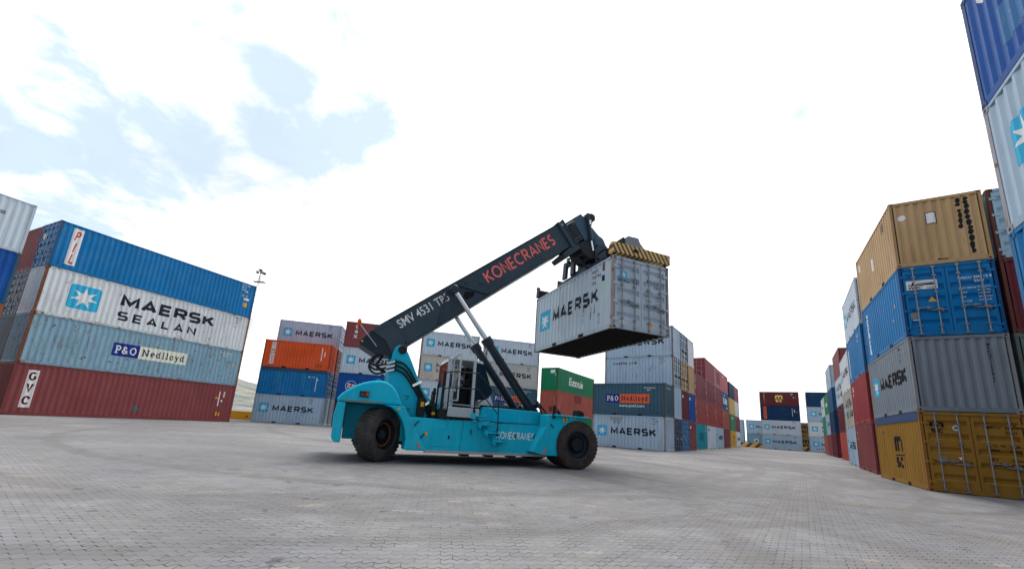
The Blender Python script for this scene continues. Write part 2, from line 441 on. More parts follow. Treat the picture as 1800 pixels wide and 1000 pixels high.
def door_mesh(H):
    """one door leaf in (x = width 0..1.09, y inward, z)"""
    k = ('door', H)
    if k in CM: return CM[k]
    b = MB(); wd = 1.095; z0, z1 = .15, H - .115; n = 5; band = (z1 - z0 - .18) / n
    pr = [(.0, z0)]
    for i in range(n):
        a = z0 + .09 + band * i + band * .34
        pr += [(0, a), (.06, a + .05), (.06, a + band * .30), (0, a + band * .30 + .085)]
    pr.append((0, z1))
    # ribbed sheet between two flat stiles
    for (x0, x1) in ((.075, wd - .075),):
        vs_ = [(x, p[0], p[1]) for x in (x0, x1) for p in pr]; m = len(pr)
        b.add(vs_, [(i, m + i, m + i + 1, i + 1) for i in range(m - 1)])
    b.box(0, .075, 0, .07, z0, z1); b.box(wd - .075, wd, 0, .07, z0, z1)
    CM[k] = b.mesh("door"); CM[k].materials.append(None); return CM[k]
def gasket_mesh(H):
    k = ('gasket', H)
    if k in CM: return CM[k]
    b = MB(); b.box(-.02, .02, .012, .03, .15, H - .115)
    CM[k] = b.mesh("gasket"); CM[k].materials.append(M_DARK); return CM[k]
def bar_mesh(H):
    k = ('bar', H)
    if k in CM: return CM[k]
    b = MB(); b.tube([(0, -.045, .07), (0, -.045, H - .07)], .019, 8)
    for z in (.06, H - .11): b.box(-.045, .045, -.065, .0, z, z + .075)
    for z in (.34, .95, 1.55, H - .42): b.box(-.05, .05, -.07, .002, z, z + .05)
    CM[k] = b.mesh("locking_bar"); CM[k].materials.append(None); return CM[k]
def handle_mesh():
    k = 'handle'
    if k in CM: return CM[k]
    b = MB(); b.tube([(0, -.06, 0), (.12, -.085, -.01), (.40, -.075, -.015)], .016, 6); b.box(.24, .32, -.06, 0, -.07, .05)
    CM[k] = b.mesh("handle"); CM[k].materials.append(None); return CM[k]
def hinge_mesh():
    k = 'hinge'
    if k in CM: return CM[k]
    b = MB(); b.box(-.06, .12, -.018, .02, -.035, .035); b.tube([(-.055, -.02, -.05), (-.055, -.02, .05)], .022, 6)
    CM[k] = b.mesh("hinge"); CM[k].materials.append(None); return CM[k]
def inst(me, name, mat, parent, loc=(0, 0, 0), rz=0):
    o = bpy.data.objects.new(name, me); COL.objects.link(o); o.parent = parent; o.location = loc; o.rotation_euler = (0, 0, rz)
    if mat is not None:
        o.material_slots[0].link = 'OBJECT'; o.material_slots[0].material = mat
    return o
def face_xf(c, face):
    """map (h, d, z): h left-to-right seen from outside, d inward"""
    L = c['L']
    if face == 'side': return lambda h, d, z: (h, d, z)
    if face == 'end1': return lambda h, d, z: (L - d, h, z)        # u = L
    if face == 'end0': return lambda h, d, z: (d, W_ - h, z)       # u = 0
def mark(c, face, shapes, mats, name="lettering", lift=.003):
    """lay 2D shapes (given in face coordinates) over the corrugated sheet; shapes = [(shape, slot)]"""
    L = c['L']; kind = 'side' if face == 'side' else 'end'
    isdoor = (face == 'end1' and c['door'] == 1) or (face == 'end0' and c['door'] == 0)
    u0, p, n = prof_params(kind, L)
    out, inn = (SIDE_OUT, SIDE_IN) if kind == 'side' else (.016, .062)
    bm = bmesh.new()
    for (shape, slot) in shapes:
        vv = [bm.verts.new((v[0], v[1], v[2])) for v in shape[0]]
        for f in shape[1]:
            try: fc = bm.faces.new([vv[i] for i in f]); fc.material_index = slot
            except ValueError: pass
    if not isdoor:
        xs = [v.co.x for v in bm.verts]; lo, hi = min(xs), max(xs)
        for i in range(n + 1):
            for q in (0, .25, .5, .75):
                x = u0 + p * (i + q)
                if lo < x < hi:
                    bmesh.ops.bisect_plane(bm, geom=bm.verts[:] + bm.edges[:] + bm.faces[:], dist=1e-5, plane_co=(x, 0, 0), plane_no=(1, 0, 0))
    xf = face_xf(c, face)
    # two-sided sheet of paint: offset outward by its layer
    for v in bm.verts:
        h, z, lay = v.co.x, v.co.y, v.co.z
        d = .028 if isdoor else profile(h, u0, p, out, inn)
        v.co = xf(h, d - lift - lay, z)
    me = bpy.data.meshes.new(name); bm.to_mesh(me); bm.free()
    for m in mats: me.materials.append(m)
    o = bpy.data.objects.new(name, me); COL.objects.link(o); o.parent = c['root']
    return o

def container(x, y, yaw, z, L, H, col, label, door=None, frame_col=None, rust=.2, frust=.45, near=False, fade=.4, dirt=.5, ends=True, name="shipping_container", tarp=None, rz_extra=0, door_rods=None):
    """x, y: ground position of the corner u=0, v=0; yaw: direction of its length; door: 0 / 1 = which end has doors"""
    root = empty(name, (x, y, z), yaw, label, "shipping container", "shipping containers stacked in the yard")
    c = dict(root=root, L=L, H=H, door=door, col=col)
    pm = paint(col, rust, fade, dirt); fm = paint(frame_col or tuple(k * .85 for k in col), frust, .3, .5, .6)
    rm = paint(tuple(k * .9 for k in col), min(.55, rust + .2), .3, .5, .6)
    inst(frame_mesh(L, H, near), "frame", rm, root)
    for (px_, py_, pz_) in ((0, 0, 0), (L - .124, 0, 0), (0, W_ - .089, 0), (L - .124, W_ - .089, 0)): inst(post_mesh(H), "corner_post", fm, root, (px_, py_, pz_))
    inst(corr_mesh('side', L, H), "side_panel", pm, root)
    inst(corr_mesh('side', L, H), "side_panel", pm, root, (L, W_, 0), math.pi)
    inst(roof_mesh(L, H), "roof_panel", pm, root)
    inst(floor_mesh(L), "floor_beams", M_FLOOR, root)
    rod = door_rods or M_ROD
    for e in (0, 1):
        loc, rz = ((0, W_, 0), -math.pi / 2) if e == 0 else ((L, 0, 0), math.pi / 2)
        if door != e:
            inst(corr_mesh('end', L, H), "end_panel", pm, root, loc, rz); continue
        for s in (0, 1):
            xl = .115 + s * 1.113
            if e == 0: dl = (.026, W_ - xl, 0)
            else: dl = (L - .026, xl, 0)
            d = inst(door_mesh(H), "door", pm, root, dl, rz)
            for bx in (.27, .80):
                inst(bar_mesh(H), "locking_bar", rod, d, (bx if s == 0 else 1.095 - bx, 0, 0))
            inst(handle_mesh(), "handle", rod, d, (.27 if s == 0 else .30, 0, 1.02)); inst(handle_mesh(), "handle", rod, d, (.60 if s == 0 else .62, 0, .93))
            if near:
                for hz in (.32, .95, 1.6, H - .38):
                    inst(hinge_mesh(), "hinge", pm, d, (.0, -.004, hz) if s == 0 else (1.095, -.004, hz), 0 if s == 0 else math.pi)
        gl = (.026, W_ / 2, 0) if e == 0 else (L - .026, W_ / 2, 0)
        inst(gasket_mesh(H), "gasket", None, root, gl, rz)
    if near:
        for u in (0, L - .178):
            for v in (0, W_ - .162):
                for zc in (0, H - .118): inst(casting_mesh(), "corner_casting", fm, root, (u, v, zc))
    if tarp:
        b = MB(); b.box(.13, L - .13, -.006, .03, H - .30, H - .012); b.box(.13, L - .13, W_ - .03, W_ + .006, H - .30, H - .012)
        b.build("tarpaulin_edge", flat("tarpaulin", tarp, .5, 0, .6), root)
    return c
M_FLOOR = flat("underside_steel", (.020, .018, .017), .8, 0, .4)

def codes(c, face, h, z, lines, size=.13, mat=None, ln=1.25, bold=.01):
    sh = []
    for i, t in enumerate(lines): sh.append((move2d(font_text(t, size, bold)[:2], h, z - i * size * ln), 0))
    mark(c, face, sh, [mat or M_NAVY], "code_lettering")
def vcodes(c, face, h, z, txt, size, mat, step=.95, bold=.02):
    mark(c, face, [(move2d(vstack_text(txt, size, bold, step), h, z), 0)], [mat], "code_lettering")
def smallplates(c, face, items):
    for (h, z, wd, ht, mat) in items: mark(c, face, [(rect2d(h, h + wd, z, z + ht), 0)], [mat], "decal")
def warn_tri(c, face, h, z, s, mat): mark(c, face, [(poly2d([(h, z), (h + s, z), (h + s / 2, z + s * .9)]), 0)], [mat], "warning_decal")
def emblem(c, face, h, z, s, r=.10):
    mark(c, face, [(rrect(h, h + s, z, z + s, s * r), 0), (star2d(h + s / 2, z + s / 2, s * .43, .002), 1)], [M_EMB, M_WHITE], "star_emblem")
def maersk(c, face='side', eh=.47, ez=.93, es=.86, th=1.65, tz=1.09, hh=.54, txt="MAERSK", wx=.9, second=None, mat=None, tw=3.6):
    emblem(c, face, eh, ez, es)
    a = stroke_text(txt, hh, .235, .16, GL, wx); a = ([(v[0] * tw / a[2], v[1], v[2]) for v in a[0]], a[1])
    sh = [(move2d(a[:2], th, tz), 0)]
    if second:
        s2 = stroke_text(second[0], second[1], .20, .2, GL, second[4] if len(second) > 4 else .93); sh.append((move2d(s2[:2], second[2], second[3]), 0))
    mark(c, face, sh, [mat or M_NAVY])

# serif letter shapes for the two-part name plates
SE = {
 'P': (.62, [[(.14, 0), (.14, 1)], [(.14, 1), (.40, 1)] + arc(.40, .73, .24, .27, 90, -90, 8) + [(.14, .46)], [(-.02, 0), (.32, 0)], [(-.02, 1), (.2, 1)]]),
 '&': (.78, [arc(.32, .78, .17, .2, -40, 220, 10) + [(.70, .0)], arc(.30, .27, .26, .27, 120, 330, 8) + [(.66, .46)]]),
 'O': (.80, [arc(.40, .5, .36, .5, 0, 360, 18)]),
 'N': (1.0, [[(.14, 0), (.14, 1)], [(.14, 1), (.84, 0)], [(.84, 0), (.84, 1)], [(0, 0), (.28, 0)], [(.0, 1), (.16, 1)], [(.70, 1), (.98, 1)]]),
 'e': (.56, [[(.04, .36), (.50, .36)] + arc(.28, .34, .24, .33, 10, 310, 12)]),
 'd': (.60, [arc(.25, .33, .22, .33, 0, 360, 14), [(.48, 0), (.48, 1.02)], [(.34, 1.02), (.5, 1.02)], [(.46, 0), (.64, 0)]]),
 'l': (.30, [[(.15, 0), (.15, 1.02)], [(.0, 1.02), (.16, 1.02)], [(-.02, 0), (.32, 0)]]),
 'o': (.56, [arc(.28, .33, .24, .33, 0, 360, 14)]),
 'y': (.56, [[(.08, .66), (.28, .06)], [(.50, .66), (.22, -.26), (.04, -.28)], [(-.04, .66), (.2, .66)], [(.38, .66), (.6, .66)]]),
 'G': (.82, [arc(.42, .5, .38, .5, 45, 320, 14), [(.74, .1), (.74, .42)], [(.54, .42), (.86, .42)]]),
 'V': (.84, [[(.1, 1), (.42, 0), (.74, 1)], [(-.04, 1), (.26, 1)], [(.58, 1), (.88, 1)]]),
 'C': (.80, [arc(.42, .5, .38, .5, 45, 318, 14), [(.71, .66), (.71, .95)]]),
}
def two_part_plate(c, h, z, w1, w2, ht, colA, colB, letA, letB, face='side', slant=0, web=None):
    mark(c, face, [(rect2d(h, h + w1, z, z + ht), 0), (rect2d(h + w1, h + w1 + w2, z, z + ht), 1)], [colA, colB], "name_plate")
    s1 = stroke_text("P&O", ht * .60, .15, .10, SE, 1.0); k1 = (w1 * .82) / s1[2]
    s2 = stroke_text("Nedlloyd", ht * .56, .15, .12, SE, 1.0); k2 = (w2 * .90) / s2[2]
    a = ([(v[0] * k1, v[1], v[2]) for v in s1[0]], s1[1]); b = ([(v[0] * k2, v[1], v[2]) for v in s2[0]], s2[1])
    mark(c, face, [(move2d(a, h + w1 * .09, z + ht * .2), 0)], [letA], "lettering", .006)
    mark(c, face, [(move2d(b, h + w1 + w2 * .05, z + ht * .24), 0)], [letB], "lettering", .006)
    if web:
        t = font_text(web, ht * .42, .02, 0, 1.1, 1.05); mark(c, face, [(move2d(t[:2], h + w1 * .95, z - ht * .45), 0)], [M_WHITE])

GM = {'m': (1.45, [[(0, 0), (0, 1)], [(0, .75), (.16, 1), (.55, 1), (.72, .8), (.72, 0)], [(.72, .75), (.88, 1), (1.28, 1), (1.45, .8), (1.45, 0)]]), 's': (.95, GL['S'][1]), 'c': (.9, [[(.9, 1), (.15, 1), (0, .85), (0, .15), (.15, 0), (.9, 0)]])}
def msc(c, face, h, z, w, hm, mat, line=True):
    a = stroke_text("m", hm, .26, .1, GM, 1.0); kx = w / a[2]; b = stroke_text("sc", hm * .62, .30, .22, GM, 1.0); kb = w * .92 / b[2]
    sh = [(move2d(([(v[0] * kx, v[1], v[2]) for v in a[0]], a[1]), h, z), 0), (move2d(([(v[0] * kb, v[1], v[2]) for v in b[0]], b[1]), h + w * .04, z - hm * .82), 0)]
    if line: sh.append((rect2d(h - w * .1, h + w * 1.1, z - hm * .13, z - hm * .06), 0))
    mark(c, face, sh, [mat], "logo")
# colours (base, not lit)
MAROON = rgb(132, 68, 70); MAROON2 = rgb(100, 40, 48); REDBR = rgb(166, 84, 70); PINK = rgb(168, 92, 94)
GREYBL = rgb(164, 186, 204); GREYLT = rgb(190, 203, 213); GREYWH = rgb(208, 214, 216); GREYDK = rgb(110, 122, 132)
PALEBL = rgb(128, 164, 182); BLUE = rgb(0, 112, 172); BLUE2 = rgb(0, 76, 152); NAVY = rgb(4, 52, 92); TEALDK = rgb(58, 92, 110)
TEAL = rgb(0, 136, 148); ORANGE = rgb(220, 84, 34); YELLOW = rgb(152, 112, 42); TAN = rgb(182, 150, 108); GREEN = rgb(4, 120, 80); BRIGHTGREEN = rgb(12, 130, 62)
RUSTFR = rgb(120, 78, 56)

def stack_xy(x, y, yaw, u, v): return (x + u * math.cos(yaw) - v * math.sin(yaw), y + u * math.sin(yaw) + v * math.cos(yaw))

# ---- A: the tall forty-foot stack at the left
ax, ay, aw = -27.63, 22.64, R(65.3)
c = container(ax, ay, aw, 0, L40, HC, MAROON, "long maroon container with a white G V C strip, bottom of the tall left stack", near=True, frust=.35, rust=.18, door=1)
mark(c, 'side', [(rect2d(.60, 1.03, .44, 2.55), 0)], [M_WHITE], "name_strip")
for i, ch in enumerate("GVC"):
    s = stroke_text(ch, .50, .19, .1, SE, .80); mark(c, 'side', [(move2d(([(v[0] * .34 / s[2], v[1], v[2]) for v in s[0]], s[1]), .645, 1.95 - i * .68), 0)], [lettering(rgb(86, 24, 40), .15)], "lettering", .006)
smallplates(c, 'side', [(11.0, 1.2, .09, 1.15, M_WHITE), (11.35, 1.9, .09, .45, M_WHITE), (11.0, .45, .12, .3, M_YEL), (11.2, .45, .1, .25, M_YEL), (11.2, 1.55, .14, .14, M_WHITE), (11.3, 2.0, .1, .2, M_YEL)]); warn_tri(c, 'side', 10.75, 1.75, .22, M_YEL)
mark(c, 'side', [(poly2d([(5.70, .68), (5.88, .5), (6.06, .68), (5.88, .86)]), 0)], [lettering(rgb(20, 120, 120), .2)], "decal")
c = container(ax, ay, aw, HC, L40, HC, PALEBL, "pale blue-green container with a blue and cream name plate, in the tall left stack", near=True, frame_col=RUSTFR, frust=.7, rust=.46)
two_part_plate(c, 3.88, 1.11, 1.43, 2.88, .86, M_PNB, M_CREAM, M_WHITE, lettering(rgb(24, 32, 90), .1))
codes(c, 'side', 10.45, 2.47, ["POCU 402 871", "    45G1"], .15, M_WHITE)
smallplates(c, 'side', [(11.55, 1.55, .16, .18, M_YEL)])
c = container(ax, ay, aw, 2 * HC, L40, HC, GREYWH, "long white container with large star square and two rows of dark lettering, left stack", near=True, frame_col=RUSTFR, frust=.65, rust=.36)
mark(c, 'side', [(rrect(1.16, 2.72, .64, 2.26, .18), 0), (rrect(1.21, 2.67, .69, 2.21, .15, .0012), 1), (star2d(1.94, 1.45, .66, .0035), 0)], [M_WHITE, M_EMB], "star_emblem")
s = stroke_text("MAERSK", .82, .25, .13, GL, 1.0); s2 = stroke_text("SEALAN", .60, .22, .36, GL, .90)
mark(c, 'side', [(move2d(([(v[0] * (5.85 / s[2]), v[1], v[2]) for v in s[0]], s[1]), 3.67, 1.45), 0), (move2d(([(v[0] * (4.7 / s2[2]), v[1], v[2]) for v in s2[0]], s2[1]), 3.68, .54), 0)], [M_NAVY])
codes(c, 'side', 11.05, 2.60, ["MSKU", "720 6", "45G1"], .15)
c = container(ax, ay, aw, 3 * HC, L40, HC, BLUE, "long blue container with a white strip of red letters on top of the left stack", near=True, door=0, rust=.14, frust=.5, frame_col=rgb(30, 84, 122))
mark(c, 'side', [(poly2d([(.63, .33), (1.09, .33), (1.09, 2.68), (.63, 2.68)]), 0)], [M_WHITE], "name_strip")
for i, ch in enumerate("PIL"):
    t = font_text(ch, .86, .02, .20, .52); mark(c, 'side', [(move2d(t[:2], .86 - t[2] / 2, 1.92 - i * .74), 0)], [M_RED], "lettering", .006)
codes(c, 'side', 11.0, 2.63, ["PCIU 828", "451 8", "45G1"], .17, M_WHITE)
smallplates(c, 'side', [(11.4, 2.1, .13, .14, M_WHITE), (11.35, 1.42, .42, .2, M_WHITE), (11.38, .85, .30, .36, M_YEL)]); warn_tri(c, 'side', 11.1, 1.72, .2, M_YEL); warn_tri(c, 'side', 11.42, 1.74, .17, M_YEL)
smallplates(c, 'end0', [(.4, 1.9, .5, .34, M_WHITE)])
# row behind it, only left ends seen; both greys darkened to paint in shade
for i, (col, d, lab) in enumerate(((MAROON2, None, "dark maroon container end at ground level behind the tall left stack"), (rgb(104, 118, 124), None, "grey container end with shade painted in, second from the ground behind the tall left stack"), (GREYDK, 0, "grey container end with door bars, painted dark for shade, behind the white left container"), (MAROON, None, "dusty maroon container end at the top behind the blue left container"))):
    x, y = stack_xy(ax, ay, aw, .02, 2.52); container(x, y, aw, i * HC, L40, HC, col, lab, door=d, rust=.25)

# ---- Z: stack running out of the picture at the left edge
zx, zy = stack_xy(-27.275, 21.055, aw, -L40, 0)
zl = ((MAROON, "maroon container at the bottom of the stack cut off by the left edge"), (rgb(160, 88, 58), "orange-brown container under the blue one at the far left edge"),
      (BLUE2, "strong blue container cut off by the left edge, below a pale grey one"), (GREYLT, "pale grey container with a yellow triangle at the top of the left edge"))
for i, (col, lab) in enumerate(zl):
    c = container(zx, zy, aw, i * HC, L40, HC, col, lab, near=i > 1, rust=.12, frame_col=None if i != 2 else rgb(26, 84, 118))
    if i == 3:
        codes(c, 'side', 10.1, 2.48, ["MRKU", "278 3630", "45G1"], .19); warn_tri(c, 'side', 10.75, 1.42, .36, M_YEL); smallplates(c, 'side', [(10.55, .62, .24, .2, M_YEL), (11.0, 1.86, .2, .2, lettering((.2, .22, .25), .2))])
    if i == 2:
        codes(c, 'side', 9.3, 2.3, ["PCIU 808"], .22, M_WHITE); smallplates(c, 'side', [(11.75, .5, .14, .12, M_WHITE)])
    if i == 1: pass
    if i > 1: smallplates(c, 'side', [(10.6 + .16 * k, HC - .055, .09, .045, M_YEL) for k in range(8)])

# ---- B, C, D, E: twenty-foot stacks behind the machine
bx_, by_, bw = -23.57, 38.05, R(11.4)
c = container(bx_, by_, bw, 0, L20, H_, GREYBL, "grey container with star square, ground level under the blue and orange ones", rust=.12, fade=.5); maersk(c); codes(c, 'side', 4.75, 2.3, ["MSKU", "284 5", "22G1"], .14); smallplates(c, 'side', [(5.2, .55, .14, .16, M_YEL)])
c = container(bx_, by_, bw, H_, L20, H_, BLUE, "scratched blue container with a dark tarpaulin edge, under the orange one", door=1, tarp=(.03, .06, .10), rust=.15, fade=.6)
smallplates(c, 'side', [(5.05, .55, .06, 1.35, M_WHITE), (4.3, 1.85, .2, .09, M_WHITE), (4.62, 1.85, .3, .09, lettering((.2, .45, .6), .2)), (5.12, 1.6, .1, .12, M_WHITE)])
for q_ in (rect2d(1.55, 1.95, 1.0, 2.2), rect2d(3.75, 4.1, .9, 2.2)): mark(c, 'side', [(q_, 0)], [lettering(rgb(34, 120, 160), .7)], "repaint_patch")
c = container(bx_, by_, bw, 2 * H_, L20, H_, ORANGE, "orange container with a white vertical name strip, on the blue one", rust=.2, frame_col=rgb(150, 56, 34))
mark(c, 'side', [(rect2d(.62, 1.0, .3, 2.4), 0)], [M_WHITE], "name_strip")
mark(c, 'side', [(move2d(vstack_text("ZIMWEZA", .31, .02, .92), .81, 2.1), 0)], [lettering(rgb(190, 60, 36), .2)], "lettering", .006)
smallplates(c, 'side', [(5.15, .95, .07, 1.3, M_WHITE), (5.42, 1.35, .08, .5, M_WHITE)]); mark(c, 'side', [(move2d(font_text("||#|", .5, 0, 0)[:2], 4.75, .3), 0)], [lettering((.16, .05, .03), .6)], "scuff_marks")
for i in range(4):
    x, y = stack_xy(bx_, by_, bw, .05, 2.55)
    labs = ("dark container behind the grey ground-level one in the second row", "dark blue container end behind the scratched blue one", "dark container end with door bars behind the orange one", "grey container with star square standing behind and above the orange one")
    c = container(x, y, bw + R(1.0), i * H_, L20, H_, (GREYDK, NAVY, MAROON2, GREYBL)[i], labs[i], door=1 if i else None, rust=.12, fade=.5)
    if i == 3: maersk(c); codes(c, 'side', 4.75, 2.3, ["MSKU", "314 0", "22G1"], .14); smallplates(c, 'side', [(5.05, .62, .12, .14, M_YEL)])
cx_, cy_ = -16.69, 39.42
specs = ((rgb(60, 36, 52), "dark maroon container at ground level behind the rear hood"), (BLUE2, "deep blue container with a round red flag badge, behind the rear hood"),
         (GREYLT, "grey container with star square partly behind the boom's tail hoses"), (MAROON, "maroon container with small white vertical letters behind the boom tail"))
for i, (col, lab) in enumerate(specs):
    c = container(cx_, cy_, bw, i * H_, L20, H_, col, lab, rust=.12, door=0)
    if i == 2: maersk(c); codes(c, 'side', 4.75, 2.3, ["MSKU", "401 2", "22G1"], .14)
    if i == 3:
        mark(c, 'side', [(move2d(vstack_text("tex", .62, .03, .78), 1.02, 1.95), 0)], [M_WHITE])
    if i == 1:
        mark(c, 'side', [(poly2d(arc(1.25, 1.35, .52, .52, 0, 360, 24)[:-1]), 0), (poly2d(arc(1.25, 1.35, .48, .48, 0, 360, 24)[:-1], .0012), 1), (poly2d([(.88, 1.05), (.94, 1.05), (1.02, 1.62), (.96, 1.62)], .002), 0), (poly2d([(1.0, 1.2), (1.6, 1.14), (1.6, 1.5), (1.02, 1.6)], .0025), 0), (poly2d([(1.0, 1.34), (1.6, 1.27), (1.6, 1.38), (1.01, 1.46)], .0035), 2), (poly2d([(1.2, 1.18), (1.33, 1.16), (1.33, 1.56), (1.2, 1.58)], .0045), 2)], [M_WHITE, lettering(BLUE2, .05), M_RED], "flag_badge")
        mark(c, 'side', [(move2d(font_text("Safmarine", 1.0, .02)[:2], 2.15, 1.0), 0)], [M_WHITE]); smallplates(c, 'side', [(.55, .5, .3, .09, M_WHITE), (.62, .6, .12, .09, M_RED)])
dx_, dy_ = -9.38, 41.33
specs = ((GREYBL, "grey container at the bottom of the stack hidden behind the cab"), (GREYLT, "pale grey container with star square behind the hose pack, beside the cab"),
         (rgb(196, 188, 176), "rust-streaked cream container with two-line lettering right behind the cab"), (GREYLT, "grey container with star square at the top, crossed by the farther cylinder"))
for i, (col, lab) in enumerate(specs):
    c = container(dx_, dy_, R(13.5), i * H_, L20, H_, col, lab, rust=.32 if i > 1 else .1, door=0, frame_col=rgb(140, 110, 90) if i > 1 else None, frust=.6)
    if i == 2: maersk(c, th=1.72, tz=1.42, hh=.46, tw=3.3, second=("SEALAND", .34, 1.72, .92))
    else: maersk(c)
    codes(c, 'side', 4.75, 2.3, ["MSKU", "%d 7" % (512 + 31 * i), "22G1"], .14)
ex_, ey_ = -2.70, 43.16
specs = ((GREYBL, "grey container at the bottom of the stack behind the lift cylinders"), (TEALDK, "dark teal container with orange name plate behind the nearer lift cylinder"),
         (rgb(184, 184, 178), "stained pale container with star square behind the nearer cylinder, second from the top"), (GREYLT, "pale grey container with full star lettering at top, left of the raised box"))
for i, (col, lab) in enumerate(specs):
    c = container(ex_, ey_, R(12.6), i * H_, L20, H_, col, lab, rust=.2 if i == 2 else .1, door=0, frame_col=rgb(130, 104, 90) if i > 1 else None, frust=.5)
    if i == 1: two_part_plate(c, 1.18, 1.0, 1.23, 2.43, .71, M_PNB, M_ORG, M_WHITE, lettering(rgb(40, 24, 90), .1), web="www.ponl.com"); codes(c, 'side', 4.4, 2.25, ["POCU 048 115", "   22G1"], .15, M_WHITE)
    else: maersk(c); codes(c, 'side', 4.75, 2.3, ["MSKU", "%d 7" % (288 + 31 * i), "22G1"], .14)

# ---- F: green and red forty-footers past the front wheel
specs = ((GREEN, "green container at ground level just above the front wheel's fender"), (REDBR, "red-brown long container between two green ones"), (GREEN, "green container with white script lettering at the top of its stack"))
for i, (col, lab) in enumerate(specs):
    c = container(6.10, 50.26, .9918, i * HC, L40, HC, col, lab, rust=.1, frame_col=tuple(k * .7 for k in col) if i != 2 else rgb(70, 70, 50))
    if i == 2:
        mark(c, 'side', [(move2d(font_text("Eucon.ie", 1.45, .03, .15, .95)[:2], 3.3, 1.05), 0)], [M_WHITE]); mark(c, 'side', [(poly2d([(7.0, .78), (7.7, .92), (8.6, .88), (7.8, .72)]), 0)], [lettering(rgb(30, 90, 160), .2)], "swoosh")
        smallplates(c, 'end0', [(1.35, 2.2, .62, .42, M_WHITE), (1.4, 2.08, .5, .13, lettering(rgb(40, 100, 170), .2)), (1.95, 1.95, .2, .1, M_WHITE), (2.0, 1.2, .05, .6, lettering((.1, .4, .5), .3))])
    if i == 1:
        vcodes(c, 'side', .85, 2.2, "TEXU 457", .24, M_WHITE); mark(c, 'side', [(rect2d(5.2, 7.6, 1.75, 2.78), 0), ], [lettering(rgb(128, 58, 66), .2)], "repaint_patch"); vcodes(c, 'end0', 1.95, 2.2, "TEXU 457", .16, lettering((.5, .3, .28), .3)); smallplates(c, 'end0', [(1.3, .3, .5, .6, lettering(rgb(112, 50, 60), .2))])
    if i == 0: smallplates(c, 'end0', [(1.35, 2.2, .62, .42, M_WHITE)]); mark(c, 'side', [(move2d(font_text("Eucon.ie", 1.45, .03, .15, .95)[:2], 3.3, 1.05), 0)], [M_WHITE])

# ---- G: corner block right of the front wheel
gx, gy, gw = 7.24, 34.71, R(-37.1)
c = container(gx, gy, gw, 0, L20, H_, GREYBL, "grey container with peeling paint and star square, ground level by the front wheel", near=True, rust=.14, fade=.6, frame_col=rgb(138, 132, 128), frust=.5)
maersk(c, eh=.50, ez=.88, es=.84, th=1.67, tz=1.05, hh=.56, tw=3.68); codes(c, 'side', 5.0, 2.33, ["MSKU", "217 688", "22G1"], .15); mark(c, 'side', [(poly2d([(1.5, 2.45), (2.7, 2.45), (2.5, 2.0), (2.3, 1.75), (2.15, 2.1), (1.95, 1.8), (1.8, 2.15), (1.6, 2.2)]), 0)], [lettering(rgb(140, 150, 158), .8)], "bare_patch")
c = container(gx, gy, gw, H_, L20, H_, TEALDK, "dark teal container with orange and navy name plate, right of the front wheel", near=True, rust=.12, frame_col=rgb(74, 74, 76), frust=.55)
two_part_plate(c, 1.18, 1.0, 1.23, 2.43, .71, M_PNB, M_ORG, M_WHITE, lettering(rgb(40, 24, 90), .1), web="www.ponl.com"); codes(c, 'side', 4.42, 2.16, ["POCU 041 563", "     22G1"], .14, M_WHITE, 1.25, .02)
codes(c, 'end1', .5, 2.2, ["POCU 041 563"], .17, M_WHITE)
g2 = ((NAVY, 1, "navy container with door bars facing the lane, bottom of the second corner row"), (GREYBL, None, "grey plain container end in the second corner row, second from the ground"),
      (GREYWH, 1, "pale container with blue scratches and a small name above the dark teal one"), (GREYBL, None, "grey lettered container at the top, half hidden by the raised box"))
for i, (col, d, lab) in enumerate(g2):
    x, y = stack_xy(gx, gy, gw, 0, 2.49)
    c = container(x, y, gw, i * H_, L20, H_, col if i != 2 else GREYBL, lab, door=d, near=True, rust=.15, fade=.5, frame_col=rgb(120, 110, 100), frust=.55, door_rods=M_DARK if i == 2 else None)
    if i == 3: maersk(c, eh=.50, ez=.88, es=.84, th=1.67, tz=1.05, hh=.56, tw=3.68); smallplates(c, 'side', [(5.25, .72, .13, .2, M_YEL)])
    if i == 2:
        emblem(c, 'side', .40, 1.95, .30); mark(c, 'side', [(move2d(stroke_text("MAERSK LINE", .22, .24, .20, GL, .78)[:2], .80, 1.97), 0)], [M_NAVY]); codes(c, 'side', 4.9, 2.33, ["MSKU", "210 186", "22G1"], .15)
        rr = random.Random(3); sh = []
        for k in range(22):
            h = rr.choice((1.3, 2.5, 3.0, 3.2, 4.2, 4.6)) + rr.uniform(-.15, .15); z = rr.uniform(.8, 1.7); sh.append((poly2d([(h, z), (h + .03, z - .1), (h + rr.uniform(.03, .07), z + rr.uniform(.1, .45))]), 0))
        mark(c, 'side', sh, [lettering(rgb(70, 130, 165), .2)], "scratches")
g3 = ((BLUE, 1, "bright blue container with door bars at ground level, third corner row"), (MAROON2, None, "maroon container end with small white square, third corner row"), (rgb(196, 176, 140), 1, "beige container with barred doors above the maroon end, third corner row"), (GREYBL, 1, "grey container with barred doors at the top, third corner row"))
g4 = ((MAROON, None, "maroon container end at ground level beside the teal one"), (BLUE2, None, "plain blue container end above a maroon one, fourth corner row"), (TAN, None, "tan container end below the topmost grey end, fourth corner row"), (GREYWH, None, "pale grey container end at the top right of the corner block"))
for row, specs in ((2, g3), (3, g4)):
    for i, (col, d, lab) in enumerate(specs):
        x, y = stack_xy(gx, gy, gw, 0, 2.49 * row)
        c = container(x, y, gw, i * H_, L20, H_, col, lab, door=d, rust=.14, frame_col=rgb(120, 96, 84) if i > 1 else None, door_rods=M_DARK if (row == 2 and i > 1) else None)
        if d is None and i < 2: smallplates(c, 'end1', [(.32, 1.95, .3, .22, M_WHITE)])
